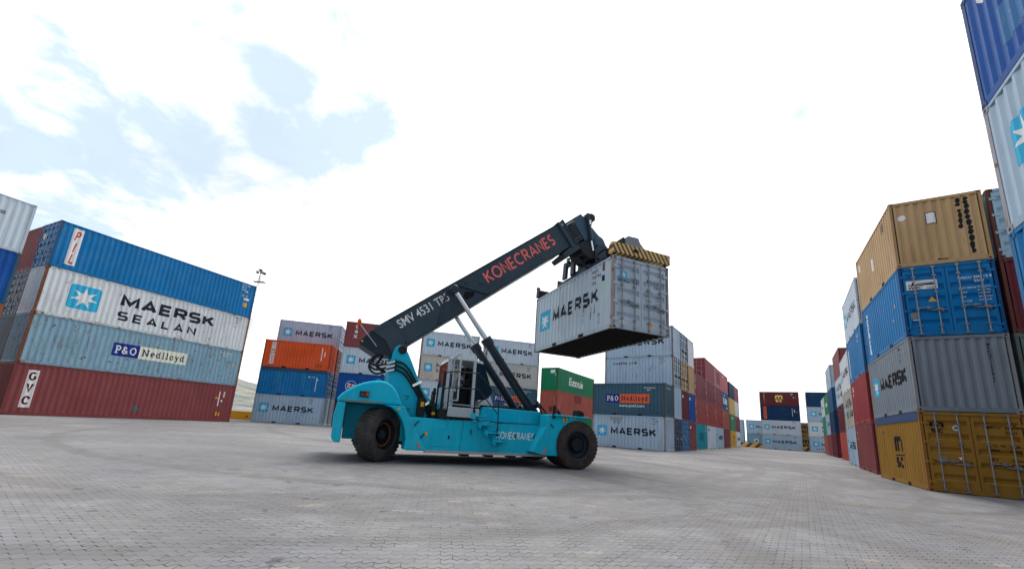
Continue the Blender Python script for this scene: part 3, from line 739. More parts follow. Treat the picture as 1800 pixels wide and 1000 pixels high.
# ---- wall of containers running away beyond the corner block
wx_, wy_, ww = 19.05, 41.13, R(54.3)
REDW = rgb(146, 66, 62); PURP = rgb(122, 54, 66)
wall = ((TEAL, REDW, PURP), (GREYLT, rgb(152, 64, 58), PURP, rgb(140, 66, 74)), (GREYBL, rgb(150, 62, 58), rgb(128, 56, 66), rgb(170, 110, 108)), (rgb(116, 58, 66), rgb(160, 84, 76), rgb(24, 84, 128), rgb(186, 96, 100)))
wlab = (("teal container at ground level, first long one past the corner block", "rust-red container on the teal one", "scratched purple-maroon container two above the teal one"),
        ("pale grey container with tiny lettering beside the teal one", "rust-red container with a white code strip above the pale grey one", "purple container below the first topmost maroon one of the wall", "maroon container with visible doors, first of the wall's top row"),
        ("grey container with blue star square in the receding wall's ground row", "rust-red container above the grey star one in the receding wall", "purple container directly left of the blue one in the wall", "faded pink container with a darker square patch in the wall's top row"),
        ("dull maroon container in the wall's ground row next to the yellow one", "orange-red container under the blue one in the receding wall", "blue container with bold white lettering high in the receding wall", "salmon pink container, last of the wall's top row"))
for k, (cols, labs) in enumerate(zip(wall, wlab)):
    x, y = stack_xy(wx_, wy_, ww, 6.1 * k, 0)
    for i, col in enumerate(cols):
        c = container(x, y, ww, i * H_, L20, H_, col, labs[i], door=0 if i == 3 else None, rust=.16 if i != 2 else .24, fade=.5)
        if (k, i) == (2, 0): maersk(c)
        if (k, i) == (1, 0): mark(c, 'side', [(move2d(stroke_text("MAERSK", .26, .2, .2, GL, .8)[:2], .3, 2.0), 0)], [M_NAVY])
        if i in (1, 2) and (k, i) != (3, 2): vcodes(c, 'side', .42, 2.2, "TRLU 287 14", .2, M_WHITE)
        if (k, i) == (0, 0): vcodes(c, 'side', 5.3, 2.2, "TG", .3, M_WHITE); mark(c, 'side', [(rect2d(1.6, 4.0, .9, 1.75), 0)], [lettering(rgb(4, 104, 124), .3)], "repaint_patch")
        if (k, i) == (3, 2): mark(c, 'side', [(move2d(font_text("DELMAS", 1.1, .05, 0, .95)[:2], .8, .95), 0), (poly2d([(1.6, 2.0), (2.8, 2.4), (2.2, 2.0)]), 0), (poly2d([(3.4, .5), (4.8, .6), (4.4, .2)]), 0)], [M_WHITE])
        if (k, i) == (2, 3): mark(c, 'side', [(rect2d(1.8, 4.8, .5, 2.2), 0)], [lettering(rgb(140, 70, 78), .3)], "repaint_patch")
        if (k, i) == (3, 3): smallplates(c, 'side', [(.8, 2.0, .9, .18, M_WHITE)])
specs = (((rgb(206, 156, 62), "yellow container with black vertical logo, ground level at the lane's far left"), (rgb(70, 128, 92), "green container above the yellow one at the far left of the lane"), (rgb(204, 172, 104), "sandy container under the navy one at the wall's far end"), (NAVY, "navy container topping the last block of the wall")),
         ((GREYWH, "white container at ground level, very last of the wall"), (MAROON, "maroon container second up in the wall's last column"), (GREYWH, "white container third up in the wall's last column"), (rgb(150, 80, 84), "reddish container at the top of the wall's last column")))
for k, col4 in enumerate(specs):
    x, y = stack_xy(35.55, 64.73, ww, 6.1 * k, 0)
    for i, (col, lab) in enumerate(col4):
        c = container(x, y, ww, i * H_, L20, H_, col, lab, door=0 if i == 1 else None, rust=.1)
        if (k, i) == (0, 0): msc(c, 'side', 2.4, 1.2, 1.2, .72, M_BLACK, False)
        if (k, i) == (0, 2): vcodes(c, 'side', 3.0, 2.0, "MSCU", .34, M_BLACK)
        if (k, i) == (1, 0): maersk(c)
        if (k, i) == (0, 1): smallplates(c, 'side', [(1.6, 1.9, 1.2, .25, M_WHITE)])

# ---- H: far stacks closing the lane
hx, hy, hw = 47.46, 76.03, R(-34.7)
far = [(0, 0, ((GREYBL, "grey star-lettered container at ground level of the middle far stack"), (GREYLT, "lighter grey star-lettered container second up in the middle far stack"), (NAVY, "navy container with an orange strip in the middle far stack"), (rgb(100, 40, 46), "maroon container with yellow logo topping the middle far stack"))),
       (7.1, 0, ((GREYBL, "grey star container at ground level of the right far stack"), (GREYWH, "pale two-line lettered container second up in the right far stack"), (GREYBL, "grey star container third up in the right far stack"), (rgb(16, 58, 98), "dark blue container topping the right far stack"))),
       (-2.7, 3.2, ((PALEBL, "pale teal container with a round badge behind the striped barrier"), (GREYBL, "grey star container above the badge one, left of the middle far stack"))),
       (-9.2, 3.2, ((GREYBL, "grey container at ground level at the lane's far left behind the barrier"), (GREYBL, "grey container second up at the lane's far left behind the barrier"))),
       (4.4, 6.0, ((rgb(140, 104, 56), "brown container with black logo glimpsed at ground level between far stacks"), (rgb(132, 98, 54), "brown container with black logo glimpsed second up between far stacks")))]
for (u, v, levels) in far:
    x, y = stack_xy(hx, hy, hw, u, v)
    for i, (col, lab) in enumerate(levels):
        c = container(x, y, hw, i * H_, L20, H_, col, lab, rust=.1)
        if u == 0 and i < 2 or (u == -2.7 and i == 1) or (u == 7.1 and i in (0, 2)): maersk(c); codes(c, 'side', 4.85, 2.3, ["MSKU", "20 4"], .17)
        if u == 7.1 and i == 1: maersk(c, th=1.9, tz=1.35, hh=.5, tw=3.3, second=("SEALAND", .4, 1.9, .78))
        if u == 7.1 and i == 3: smallplates(c, 'side', [(2.2, .6, .9, .32, M_WHITE), (2.3, .64, .2, .2, M_RED)])
        if u == 7.1 and i == 0: smallplates(c, 'side', [(.9 + .3 * k, .45, .1, .24, M_NAVY) for k in range(5)])
        if u == 0 and i == 3:
            mm = lettering(rgb(236, 206, 110), .1)
            msc(c, 'side', 2.45, 1.28, 1.15, .70, mm); vcodes(c, 'side', .72, 2.2, "MEDU8412 3", .2, mm); codes(c, 'side', 4.8, 2.2, ["MEDU", "45G1"], .18, M_WHITE); smallplates(c, 'side', [(5.2, 1.5, .14, .14, M_WHITE), (5.55, 1.5, .1, .1, M_YEL)])
        if u == 0 and i == 2:
            mark(c, 'side', [(rect2d(.5, .98, .25, 2.45), 0)], [M_ORG], "name_strip"); mark(c, 'side', [(move2d(vstack_text("HAPAG", .34, .03, 1.0), .74, 2.05), 0)], [M_NAVY], "lettering", .006); smallplates(c, 'side', [(4.9, .8, .06, 1.4, M_WHITE), (5.2, 1.5, .12, .5, M_WHITE), (5.55, 1.5, .14, .16, M_ORG)])
        if u == -2.7 and i == 0: mark(c, 'side', [(poly2d(arc(1.6, 1.3, .45, .4, 0, 360, 18)[:-1]), 0), (poly2d([(1.3, 1.15), (1.6, 1.05), (1.9, 1.3), (1.6, 1.5)], .001), 1)], [M_WHITE, lettering(rgb(30, 110, 110), .2)], "round_badge"); mark(c, 'side', [(move2d(font_text("Mo", .8, .03)[:2], 2.5, 1.0), 0)], [M_WHITE])
        if u == 4.4: msc(c, 'side', 1.75, 1.3, 1.1, .72, M_BLACK, False)

# ---- I: the right-hand row, near stack first
ix, iy, iw = 14.01, 13.77, R(-31.4)
lw = iw - math.pi / 2
def row_xy(u, v): return stack_xy(ix, iy, iw, u, v)
x, y = row_xy(0, L20)
c = container(x, y, lw, 0, L20, H_, YELLOW, "mustard container with black logo at the foot of the near right stack", door=1, near=True, tarp=(.02, .06, .16), rust=.10, fade=.2, frame_col=rgb(142, 98, 48), frust=.4)
msc(c, 'side', 2.70, 1.12, 1.0, .66, M_BLACK)
vcodes(c, 'side', 1.15, 1.9, "MSCU 25", .17, M_BLACK); vcodes(c, 'side', 5.55, 2.1, "MSCU 253141", .12, M_BLACK)
msc(c, 'end1', .25, 2.06, .34, .19, M_BLACK)
mark(c, 'end1', [(poly2d(arc(.87, 2.07, .085, .085, 0, 360, 18)[:-1]), 0), (poly2d(arc(.87, 2.07, .055, .055, 0, 360, 14)[:-1], .001), 1)], [M_WHITE, lettering(rgb(80, 130, 140), .3)], "round_sticker")
codes(c, 'end1', 1.54, 2.10, ["MSCU"], .125, M_BLACK, 1.25, .025); codes(c, 'end1', 1.95, 2.10, ["253141 5", "22U1"], .125, M_BLACK, 1.25, .025)
codes(c, 'end1', 1.50, 1.53, ["M. G. W.", "TARE", "", "NET", "CU.CAP."], .115, M_BLACK, 1.22, .025); codes(c, 'end1', 1.98, 1.53, ["30 480", "67 200", "", "28 180", "32.4 M"], .09, M_BLACK, 1.55, .02)
smallplates(c, 'end1', [(.33, .93, .20, .22, lettering((.22, .21, .19), .4))]); mark(c, 'end1', [(poly2d([(.87, 1.02), (.95, 1.16), (.79, 1.16)]), 0), (poly2d([(.87, 1.05), (.925, 1.145), (.815, 1.145)], .001), 1)], [M_RED, M_WHITE], "warning_decal")
c = container(x, y, lw, H_, L20, H_, rgb(122, 133, 142), "grey container with a corrugated end and vertical code, on the mustard one", near=True, rust=.08, fade=.4, frame_col=rgb(134, 136, 138), frust=.35)
emblem(c, 'side', .55, .92, .84); a_ = stroke_text("MAERSK", .56, .24, .14, GL, .9); mark(c, 'side', [(move2d(([(v[0] * 3.65 / a_[2], v[1], v[2]) for v in a_[0]], a_[1]), 1.67, 1.08), 0)], [M_BLACK]); codes(c, 'side', 4.7, 2.3, ["MRK", "712", "22"], .17)
vcodes(c, 'end1', 1.93, 2.20, "MRKU7125847", .13, M_BLACK, .94, .025)
c = container(x, y, lw, 2 * H_, L20, H_, BLUE, "bright blue container with a white ship sign on its doors, below the tan one", door=1, near=True, rust=.10, fade=.25, frame_col=rgb(12, 74, 126), frust=.3)
mark(c, 'side', [(rect2d(.75, .98, .3, 2.2), 0)], [M_WHITE], "name_strip"); mark(c, 'side', [(move2d(vstack_text("WECLINES", .22, .03, .92), .865, 1.95), 0)], [lettering(BLUE, .1)], "lettering", .006); smallplates(c, 'side', [(5.0, 1.35, .14, .12, M_YEL), (4.6, .9, .14, .1, M_YEL)])
mark(c, 'end1', [(rect2d(.18, .99, 1.72, 2.06), 0), (poly2d([(.26, 1.87), (.92, 1.87), (.96, 1.94), (.22, 1.91)], .001), 1), (poly2d([(.32, 1.91), (.36, 2.02), (.39, 2.02), (.39, 1.91)], .001), 1), (rect2d(.46, .88, 1.945, 1.97, .001), 1)], [M_WHITE, M_BLACK], "ship_sign")
mark(c, 'end1', [(move2d(font_text("WEC", .14, .03, .2, 1.2)[:2], .21, 1.745), 0), (move2d(font_text("LINES", .085, .01, .2, 1.1)[:2], .70, 1.745), 0)], [M_BLACK], "lettering", .006)
codes(c, 'end1', 1.50, 1.97, ["WECU"], .115, M_WHITE, 1.25, .015); codes(c, 'end1', 1.88, 1.98, ["206112 8", "22G1"], .115, M_WHITE, 1.25, .015); codes(c, 'end1', 1.50, 1.62, ["MAX GROSS", "TARE", "NET", "CU CAP"], .075, M_WHITE, 2.1); codes(c, 'end1', 1.93, 1.64, ["30 480 KGS", "67 200 LBS", "2 220 KGS", "28 260 KGS", "33.2 CU.M"], .065, M_WHITE, 1.8)
mark(c, 'end1', [(poly2d([(.69, 1.25), (.91, 1.25), (.80, 1.43)]), 0)], [M_YEL], "warning_decal"); smallplates(c, 'end1', [(.19, .66, .18, .22, lettering((.24, .22, .2), .5)), (.23, .59, .18, .03, M_WHITE)])
c = container(x, y, lw, 3 * H_, L20, H_, TAN, "tan container with black overpainted code at the top of the near right stack", near=True, rust=.08, fade=.4, frame_col=rgb(168, 136, 94), frust=.25)
mark(c, 'end1', [(poly2d(arc(.325, 1.96, .11, .11, 0, 360, 18)[:-1]), 0)], [M_WHITE], "round_sticker"); mark(c, 'end1', [(rect2d(.96, 1.25, 1.58, 2.05), 1), (rect2d(.985, 1.225, 1.61, 2.02, .001), 0)], [M_WHITE, M_BLACK], "placard")
rr = random.Random(5)
def blot(h0, z0, z1, wd):
    out = []; z = z1
    while z > z0:
        hgt = rr.uniform(.10, .24); cxx = h0 + rr.uniform(-.01, .01)
        out.append((poly2d([(cxx + wd * .5 * math.cos(a) * rr.uniform(.8, 1.2), z - hgt / 2 + hgt * .55 * math.sin(a)) for a in [2 * math.pi * q / 9 for q in range(9)]], rr.uniform(0, .004)), 0)); z -= hgt * rr.uniform(.9, 1.15)
    return out
for q_ in (blot(1.83, 2.12, 2.42, .12), blot(1.83, 1.38, 1.98, .11), blot(2.03, .72, 2.42, .12), blot(2.03, .45, .60, .1), [(rect2d(1.1, 1.37, .155, .215), 0)]): mark(c, 'end1', q_, [M_BLACK], "overpainted_code")
smallplates(c, 'end1', [(1.97, .36, .1, .05, M_WHITE)]); smallplates(c, 'side', [(2.7, 1.1, .22, .55, M_WHITE), (.4, 1.9, .16, .35, M_WHITE), (4.6, 2.0, .3, .35, lettering((.16, .13, .1), .5))])
# second row: only the ends right of the near stack
for i, (col, d, lab) in enumerate(((GREYDK, None, "grey-green container at ground level right of the mustard one"), (rgb(96, 112, 112), None, "grey-green container end right of the grey corrugated one"), (MAROON2, None, "dark maroon container end right of the blue doors"), (rgb(150, 180, 196), 1, "pale blue container with door hinges right of the tan one"))):
    x2, y2 = row_xy(2.58, L20 + .1); container(x2, y2, lw, i * H_, L20, H_, col, lab, door=d, near=i > 1, frame_col=rgb(96, 56, 48) if i > 1 else None)
# farther stacks of the row
i2 = ((MAROON, "deep maroon container at ground level next to the mustard one"), (rgb(150, 54, 60), "crimson container above the deep maroon one in the right row"), (BLUE, "blue container below a pale grey one, second stack of the right row"), (GREYLT, "pale grey faintly lettered container topping the second right stack"))
def far_row(x0, y0, yaw, specs, marks=None):
    for i, (col, lab) in enumerate(specs):
        xx, yy = stack_xy(x0, y0, yaw, 0, L20)
        c = container(xx, yy, yaw - math.pi / 2, i * H_, L20, H_, col, lab, door=1 if marks and ('d', i) in marks else None, rust=.12, near=False, fade=.5)
        if marks and i in marks: marks[i](c)
far_row(18.58, 20.72, R(-34.5), i2, {0: lambda c: smallplates(c, 'side', [(.6, 2.0, .2, .2, M_YEL), (.65, 1.7, .12, .14, M_WHITE)]), 1: lambda c: smallplates(c, 'side', [(.55, 2.0, .3, .3, M_WHITE), (.6, 1.7, .2, .2, M_WHITE)]), 2: lambda c: (smallplates(c, 'side', [(.45, .3, .16, 1.8, M_WHITE)]), codes(c, 'side', 4.5, 2.1, ["WECU", "218"], .2, M_WHITE)), 3: lambda c: maersk(c, mat=lettering((.10, .12, .16), .5)), ('d', 1): 1})
far_row(23.17, 27.08, R(-35.3), ((GREYBL, "grey-blue lettered container at ground level, third stack of the right row"), (rgb(176, 172, 160), "beige-grey container with two-line lettering, third stack of the right row"), (GREYWH, "pale container topping the lower third stack of the right row")), {0: lambda c: maersk(c), 1: lambda c: maersk(c, th=1.9, tz=1.4, hh=.6, second=("SEALAND", .48, 1.9, .7)), 2: lambda c: maersk(c)})
def i2row(u, v): return stack_xy(18.58, 20.72, R(-34.5), u, v)
far_row(*i2row(.9, 20.5), R(-34.5), ((rgb(186, 84, 70), "orange-red container at ground level in the right row"), (MAROON2, "dark maroon container above the orange-red one in the right row"), (GREYLT, "grey star container with two-line letters below a maroon one, right row"), (MAROON, "maroon container with two white squares on its end, tall in the right row")), {2: lambda c: maersk(c, th=1.9, tz=1.4, hh=.6, second=("SEALAND", .48, 1.9, .7)), 3: lambda c: smallplates(c, 'end1', [(.7, 1.9, .6, .4, M_WHITE), (.8, .9, .7, .5, M_WHITE)]), ('d', 0): 1})
far_row(*i2row(.9, 30.8), R(-34.5), ((MAROON2, "dark maroon container at ground level under two blue ones, right row"), (NAVY, "navy container with a barred end above a dark maroon one, right row"), (rgb(14, 84, 128), "mid-blue container between navy and grey ones in the right row"), (GREYBL, "plain grey container topping the fifth stack of the right row")), {('d', 1): 1})
far_row(*i2row(.9, 36.9), R(-34.5), ((MAROON, "maroon container at ground level, last but one in the right row"), (GREYBL, "grey star container above maroon, last but one in the right row"), (BRIGHTGREEN, "bright green container topping the last but one right stack")), {1: lambda c: maersk(c), 2: lambda c: smallplates(c, 'side', [(2.0, 1.0, 2.0, .5, M_WHITE)])})
far_row(*i2row(.9, 43.0), R(-34.5), ((REDBR, "red-brown container at ground level at the far end of the right row"), (rgb(16, 130, 104), "turquoise-green container at the far end of the right row"), (GREYLT, "pale grey container topping the far end of the right row")), {2: lambda c: smallplates(c, 'side', [(1.5, 1.2, 1.5, .3, M_NAVY)])})

# ---- J: tall stack cut by the right edge
jw = R(-31.4) - math.pi / 2
specs = ((MAROON, "maroon container at ground level of the stack cut off by the right edge"), (BLUE, "bright blue container low in the stack at the right edge"), (GREYBL, "grey container with a large star square, high at the right edge"), (BLUE2, "deep blue weathered container in the top right corner of the picture"))
for i, (col, lab) in enumerate(specs):
    c = container(8.86, 6.62, jw, i * H_, L20, H_, col, lab, near=True, rust=.2 if i == 3 else .12, frame_col=rgb(150, 150, 156) if i == 2 else (rgb(40, 70, 120) if i == 3 else None), frust=.5)
    if i == 2: emblem(c, 'side', .58, .95, .86); mark(c, 'side', [(move2d(stroke_text("MAERSK", .62, .2, .14, GL, .9)[:2], 1.85, 1.1), 0)], [M_NAVY])
    if i == 3: mark(c, 'side', [(move2d(font_text("C", .7, .05, .2)[:2], .45, 1.95), 0)], [M_WHITE]); mark(c, 'side', [(rect2d(.95, 2.1, .55, 1.35), 0)], [lettering(rgb(60, 110, 160), .8)], "faded_patch")

# unseen containers added behind the right-edge stack to shade the near right stack
for (u, v, tag_) in ((1.85, -8.79, "added unseen behind the stack cut off by the right edge"),):
    for i, (col, nm_) in enumerate(((MAROON, "maroon"), (GREYBL, "grey"), (BLUE, "blue"), (TAN, "tan"))):
        x2, y2 = row_xy(u, v); container(x2, y2, jw, i * H_, L20, H_, col, nm_ + " container " + tag_, rust=.12)

for i, (col, nm_) in enumerate(((BLUE2, "dark blue"), (MAROON2, "dark maroon"), (GREYDK, "dark grey"))):  # unseen stack added in the gap to deepen shade on the near ends
    x2, y2 = row_xy(2.25, -2.65); container(x2, y2, jw, i * H_, L20, H_, col, nm_ + " container added unseen past the right edge to shade the near stack", rust=.12)

# ================================================================== reach stacker
PSI = R(21.6); CX, CY = 1.56, 15.02
rs = empty("reach_stacker", (CX, CY, 0), PSI, "turquoise reach stacker with a dark boom lifting a grey container", "reach stacker")
MT = paint(rgb(0, 178, 206), .14, .3, .45, .45)
MTD = paint(rgb(0, 178, 206), .12, .2, .3, .45)
MBM = paint(rgb(50, 66, 76), .08, .5, .35, .38)          # boom dark blue-grey
MCY = flat("cylinder_steel", rgb(42, 54, 64), .38, .2, .3)
MCHR = flat("chrome_rod", (.62, .64, .67), .16, 1.0, .1)
MGALV = flat("galvanised_sheet", (.36, .42, .45), .5, .15, .4, 14)
MCAB = paint(rgb(170, 186, 194), .04, .3, .25, .4)
MRUB = flat("black_rubber", (.012, .012, .013), .6)
GLASS = glass("dark_glass", (.02, .035, .05), .62); GLASS2 = glass("clear_glass", (.03, .045, .05), .25); GLASSF = glass("smoked_glass", (.010, .020, .028), .88)

# chassis
b = MB()
b.prism([(-5.25, .36), (-1.28, .36), (-.90, 1.27), (-5.25, 1.27)], -1.55, -1.02)
b.prism([(-5.25, .36), (-1.28, .36), (-.90, 1.27), (-5.25, 1.27)], 1.02, 1.55)
b.box(-5.6, .45, -.85, .85, .55, 1.28)
chs = b.build("chassis", MT, rs, bevel=.02)
b = MB(); b.prism([(-3.05, 1.29), (-.86, 1.29), (-.80, 1.73), (-2.90, 1.74)], -1.02, 1.02); b.build("upper_deck", MT, rs, bevel=.025)
b = MB(); b.box(-2.95, -.9, -.86, .86, 1.742, 1.80); b.build("deck_rubber", MRUB, rs)
b = MB(); b.box(-4.75, -1.0, -1.66, -1.50, .32, .392); b.box(-4.75, -1.0, 1.50, 1.66, .32, .392); b.build("sill_bar", flat("dusty_sill", (.35, .36, .37), .6, .2, .4), rs)
for s_ in (-3.62, -2.85, -2.1): b = MB(); b.box(s_, s_ + .25, -1.4, -1.1, .24, .298); b.build("hanging_bracket", M_DARK, rs)
b = MB(); b.box(-5.2, -.95, -1.01, 1.01, .40, .46); b.build("added_shade_plate", M_DARK, rs)  # plate added under the chassis to block light and darken the ground
b = MB()        # underbody: transmission, axles
b.box(-4.6, -.7, -.55, .55, .42, .9); b.tube([(0, -2.0, .745), (0, 2.0, .745)], .20, 14); b.tube([(-5.95, -1.3, .74), (-5.95, 1.3, .74)], .14, 10); b.box(-.35, .35, -.6, .6, .45, 1.2); b.box(-6.6, -5.3, -.5, .5, .45, 1.2)
b.build("underbody", M_DARK, rs, bevel=.03)
# panel doors on the near side
def panel(x0, x1, z0, z1, nm="panel_door"):
    b = MB(); b.box(x0, x1, -1.560, -1.548, z0, z1); p = b.build(nm, MT, rs, bevel=.006); return p
seam = flat("panel_seam", (.0, .10, .125), .6)
def seamline(x0, z0, x1, z1, wd=.012):
    d = Vector((x1 - x0, 0, z1 - z0)); n_ = Vector((-d.z, 0, d.x)).normalized() * wd / 2
    b = MB(); vs_ = [(x0 - n_.x, -1.5515, z0 - n_.z), (x1 - n_.x, -1.5515, z1 - n_.z), (x1 + n_.x, -1.5515, z1 + n_.z), (x0 + n_.x, -1.5515, z0 + n_.z)]
    return b.add(vs_, [(0, 1, 2, 3)]).build("panel_seam", seam, rs)
pd_ = panel(-4.66, -3.98, .50, 1.04)
b = MB(); b.box(-4.10, -4.05, -1.572, -1.560, .72, .82); b.build("door_latch", M_DARK, pd_)
seamline(-3.72, .38, -3.66, 1.26); seamline(-2.55, 1.265, -.95, 1.25); seamline(-1.02, 1.05, -1.52, .38, .02)
for (s0, z0) in ((-3.42, 1.02), (-1.96, .98)):
    b = MB(); b.tube([(s0, -1.56, z0), (s0, -1.585, z0 - .06), (s0, -1.56, z0 - .14)], .016, 6); b.build("grab_handle", M_DARK, rs)
# lettering on the chassis
s = stroke_text("KONECRANES", .22, .135, .13, GK, .82)
k = 1.27 / s[2]
def side_text(shape, x0, z0, y, mat, name="lettering", kx=1.0, rot=0.0, parent=rs):
    c_, s_ = math.cos(rot), math.sin(rot)
    b = MB(); b.add([(x0 + v[0] * kx * c_ - v[1] * s_, y - v[2], z0 + v[0] * kx * s_ + v[1] * c_) for v in shape[0]], shape[1])
    return b.build(name, mat, parent)
side_text(s, -2.60, .80, -1.558, flat('white_vinyl', (.80, .80, .80), .5, 0, .1), kx=k)
b = MB()
for q in (0, .13): b.add([(-1.31 + q, -1.558, .80), (-1.27 + q, -1.558, .80), (-1.17 + q, -1.558, 1.0), (-1.21 + q, -1.558, 1.0)], [(0, 1, 2, 3)])
b.build("slash_marks", M_WHITE, rs)
# front fenders
fp = [(-1.12, 1.62), (-.46, 1.645), (.36, 1.62), (.30, 1.555), (-.02, 1.50), (-.30, 1.42), (-.50, 1.28), (-.63, 1.12), (-.72, .86), (-.73, .64), (-.68, .38), (-1.13, .38), (-1.57, .48), (-1.13, 1.24)]
for sgn in (-1, 1):
    y0, y1 = (-1.97, -1.50) if sgn < 0 else (1.50, 1.97)
    b = MB(); b.prism(fp, y0, y1); b.prism([(-.9, 1.60), (.36, 1.585), (.42, 1.605), (.36, 1.635), (-.9, 1.65)], -2.06 if sgn < 0 else 1.02, -1.02 if sgn < 0 else 2.06)
    fo = b.build("front_fender", MT, rs, bevel=.02)
    if sgn < 0:
        b = MB(); b.box(-.54, -.40, -1.985, -1.972, 1.44, 1.605); b.box(-.505, -.435, -1.990, -1.985, 1.55, 1.59, 1); b.box(-.49, -.45, -1.990, -1.985, 1.455, 1.52, 1); b.build("warning_decal", [M_YEL, M_BLACK], fo)
        b = MB(); b.prism([(-.30, 1.535), (-.20, 1.535), (-.25, 1.62)], -1.985, -1.972); b.prism([(-.14, 1.55), (-.06, 1.55), (-.10, 1.61)], -1.985, -1.972); b.build("warning_decal", M_YEL, fo)
        b = MB(); b.prism([(-1.22, .42), (-1.16, .42), (-1.09, .56), (-1.15, .56)], -1.988, -1.972); b.build("side_reflector", M_ORG, fo)
        b = MB(); b.tube([(-.98, -1.98, 1.35), (-.93, -2.0, 1.28), (-.88, -2.0, 1.24)], .016, 6); b.build("hose_stub", MRUB, fo)
# rear hood and counterweight
hood = [(-7.22, 1.56), (-7.20, 1.66), (-7.13, 1.76), (-7.00, 1.88), (-6.82, 2.01), (-6.60, 2.12), (-6.38, 2.19), (-6.14, 2.22), (-5.96, 2.19), (-5.82, 2.11), (-5.70, 1.98), (-5.60, 1.82), (-5.48, 1.56)]
b = MB(); b.prism(hood, -1.55, 1.55); ho = b.build("rear_hood", MT, rs, bevel=.11, seg=4)
b = MB(); b.prism([(-7.22, .62), (-7.14, .50), (-6.98, .50), (-6.98, 1.552), (-7.19, 1.552), (-7.24, 1.2)], -1.55, 1.55); b.build("rear_bumper", MT, rs, bevel=.035, seg=3)
b = MB(); b.box(-6.96, -5.0, -.62, .62, .55, 1.55); b.build("counterweight", MTD, rs, bevel=.02)
for sgn in (-1, 1):
    b = MB(); ap = [(-5.97, 1.552), (-5.78, 1.50), (-5.60, 1.37), (-5.45, 1.15), (-5.36, .92), (-5.31, .68), (-5.34, .38), (-4.72, .38), (-4.78, .50), (-5.24, 1.23), (-5.44, 1.552)]
    b.prism(ap, -1.66 if sgn < 0 else 1.1, -1.1 if sgn < 0 else 1.66); af = b.build("rear_fender", MT, rs, bevel=.02)
    if sgn < 0:
        b = MB(); b.prism([(-4.93, .46), (-4.87, .44), (-4.94, .58), (-5.0, .58)], -1.676, -1.662); b.build("side_reflector", M_ORG, af)
        b = MB(); b.box(-5.62, -5.55, -1.676, -1.662, 1.44, 1.50); b.build("warning_decal", M_YEL, af)
b = MB(); b.box(-6.66, -6.42, -1.585, -1.53, 1.72, 1.88); b.box(-6.50, -6.43, -1.61, -1.58, 1.75, 1.86, 1); b.box(-6.64, -6.52, -1.60, -1.575, 1.74, 1.84, 2)
b.build("tail_lamp", [M_DARK, lettering((.45, .05, .03), .1), flat("lamp_lens", (.05, .05, .055), .2)], ho)
b = MB(); b.lathe([(.05, -.03), (.09, -.03), (.09, .03), (.05, .03), (.05, -.03)], (-6.18, -.9, 2.22), 'y', 16); b.build("lifting_eye", MT, ho)
b = MB(); b.prism([(-7.05, 1.575), (-6.7, 1.585), (-6.3, 1.578), (-6.05, 1.60), (-6.02, 1.64), (-6.25, 1.62), (-6.5, 1.65), (-6.8, 1.625), (-7.0, 1.64)], -1.556, -1.549); b.build("scraped_paint", flat("scraped_metal", (.20, .19, .18), .6, 0, .9, 20), ho)
for (x0, z0) in ((-5.36, 1.90), (-5.30, 1.52)):
    b = MB(); b.tube([(x0, -.70, z0), (x0 + .14, -.70, z0), (x0 + .05, -.70, z0 - .13)], .012, 5); b.build("grab_handle", M_DARK, rs)
for (x0, z0) in ((-5.05, 1.14), (-4.85, .80)):
    b = MB(); b.tube([(x0 - .06, -1.60, z0 - .10), (x0 + .06, -1.60, z0 + .04)], .018, 6); b.build("grab_handle", M_DARK, rs)
b = MB(); b.box(-4.80, -4.70, -1.562, -1.552, .79, .87); b.build("warning_decal", M_YEL, rs)
# towers carrying the boom
mp = [(-5.92, 1.30), (-5.90, 2.3), (-5.86, 3.12), (-5.80, 3.34), (-5.68, 3.44), (-5.52, 3.40), (-5.38, 3.20), (-5.10, 2.66), (-4.86, 2.18), (-4.70, 1.96), (-4.55, 1.84), (-4.36, 1.76), (-4.22, 1.72), (-4.20, 1.28)]
for sgn in (-1, 1):
    b = MB(); b.prism(mp, -.70 if sgn < 0 else .60, -.60 if sgn < 0 else .70); tw = b.build("boom_tower", MT, rs, bevel=.012)
    b = MB(); b.lathe([(0, -.06), (.10, -.06), (.13, -.045), (.13, .0)], (-5.58, -.70 if sgn < 0 else .76, 3.29), 'y', 18); b.build("pivot_pin", M_DARK, tw)
b = MB(); b.box(-5.86, -4.4, -.6, .6, 1.29, 1.7); b.box(-5.86, -5.70, -.6, .6, 1.7, 3.0); b.build("tower_web", MTD, rs)
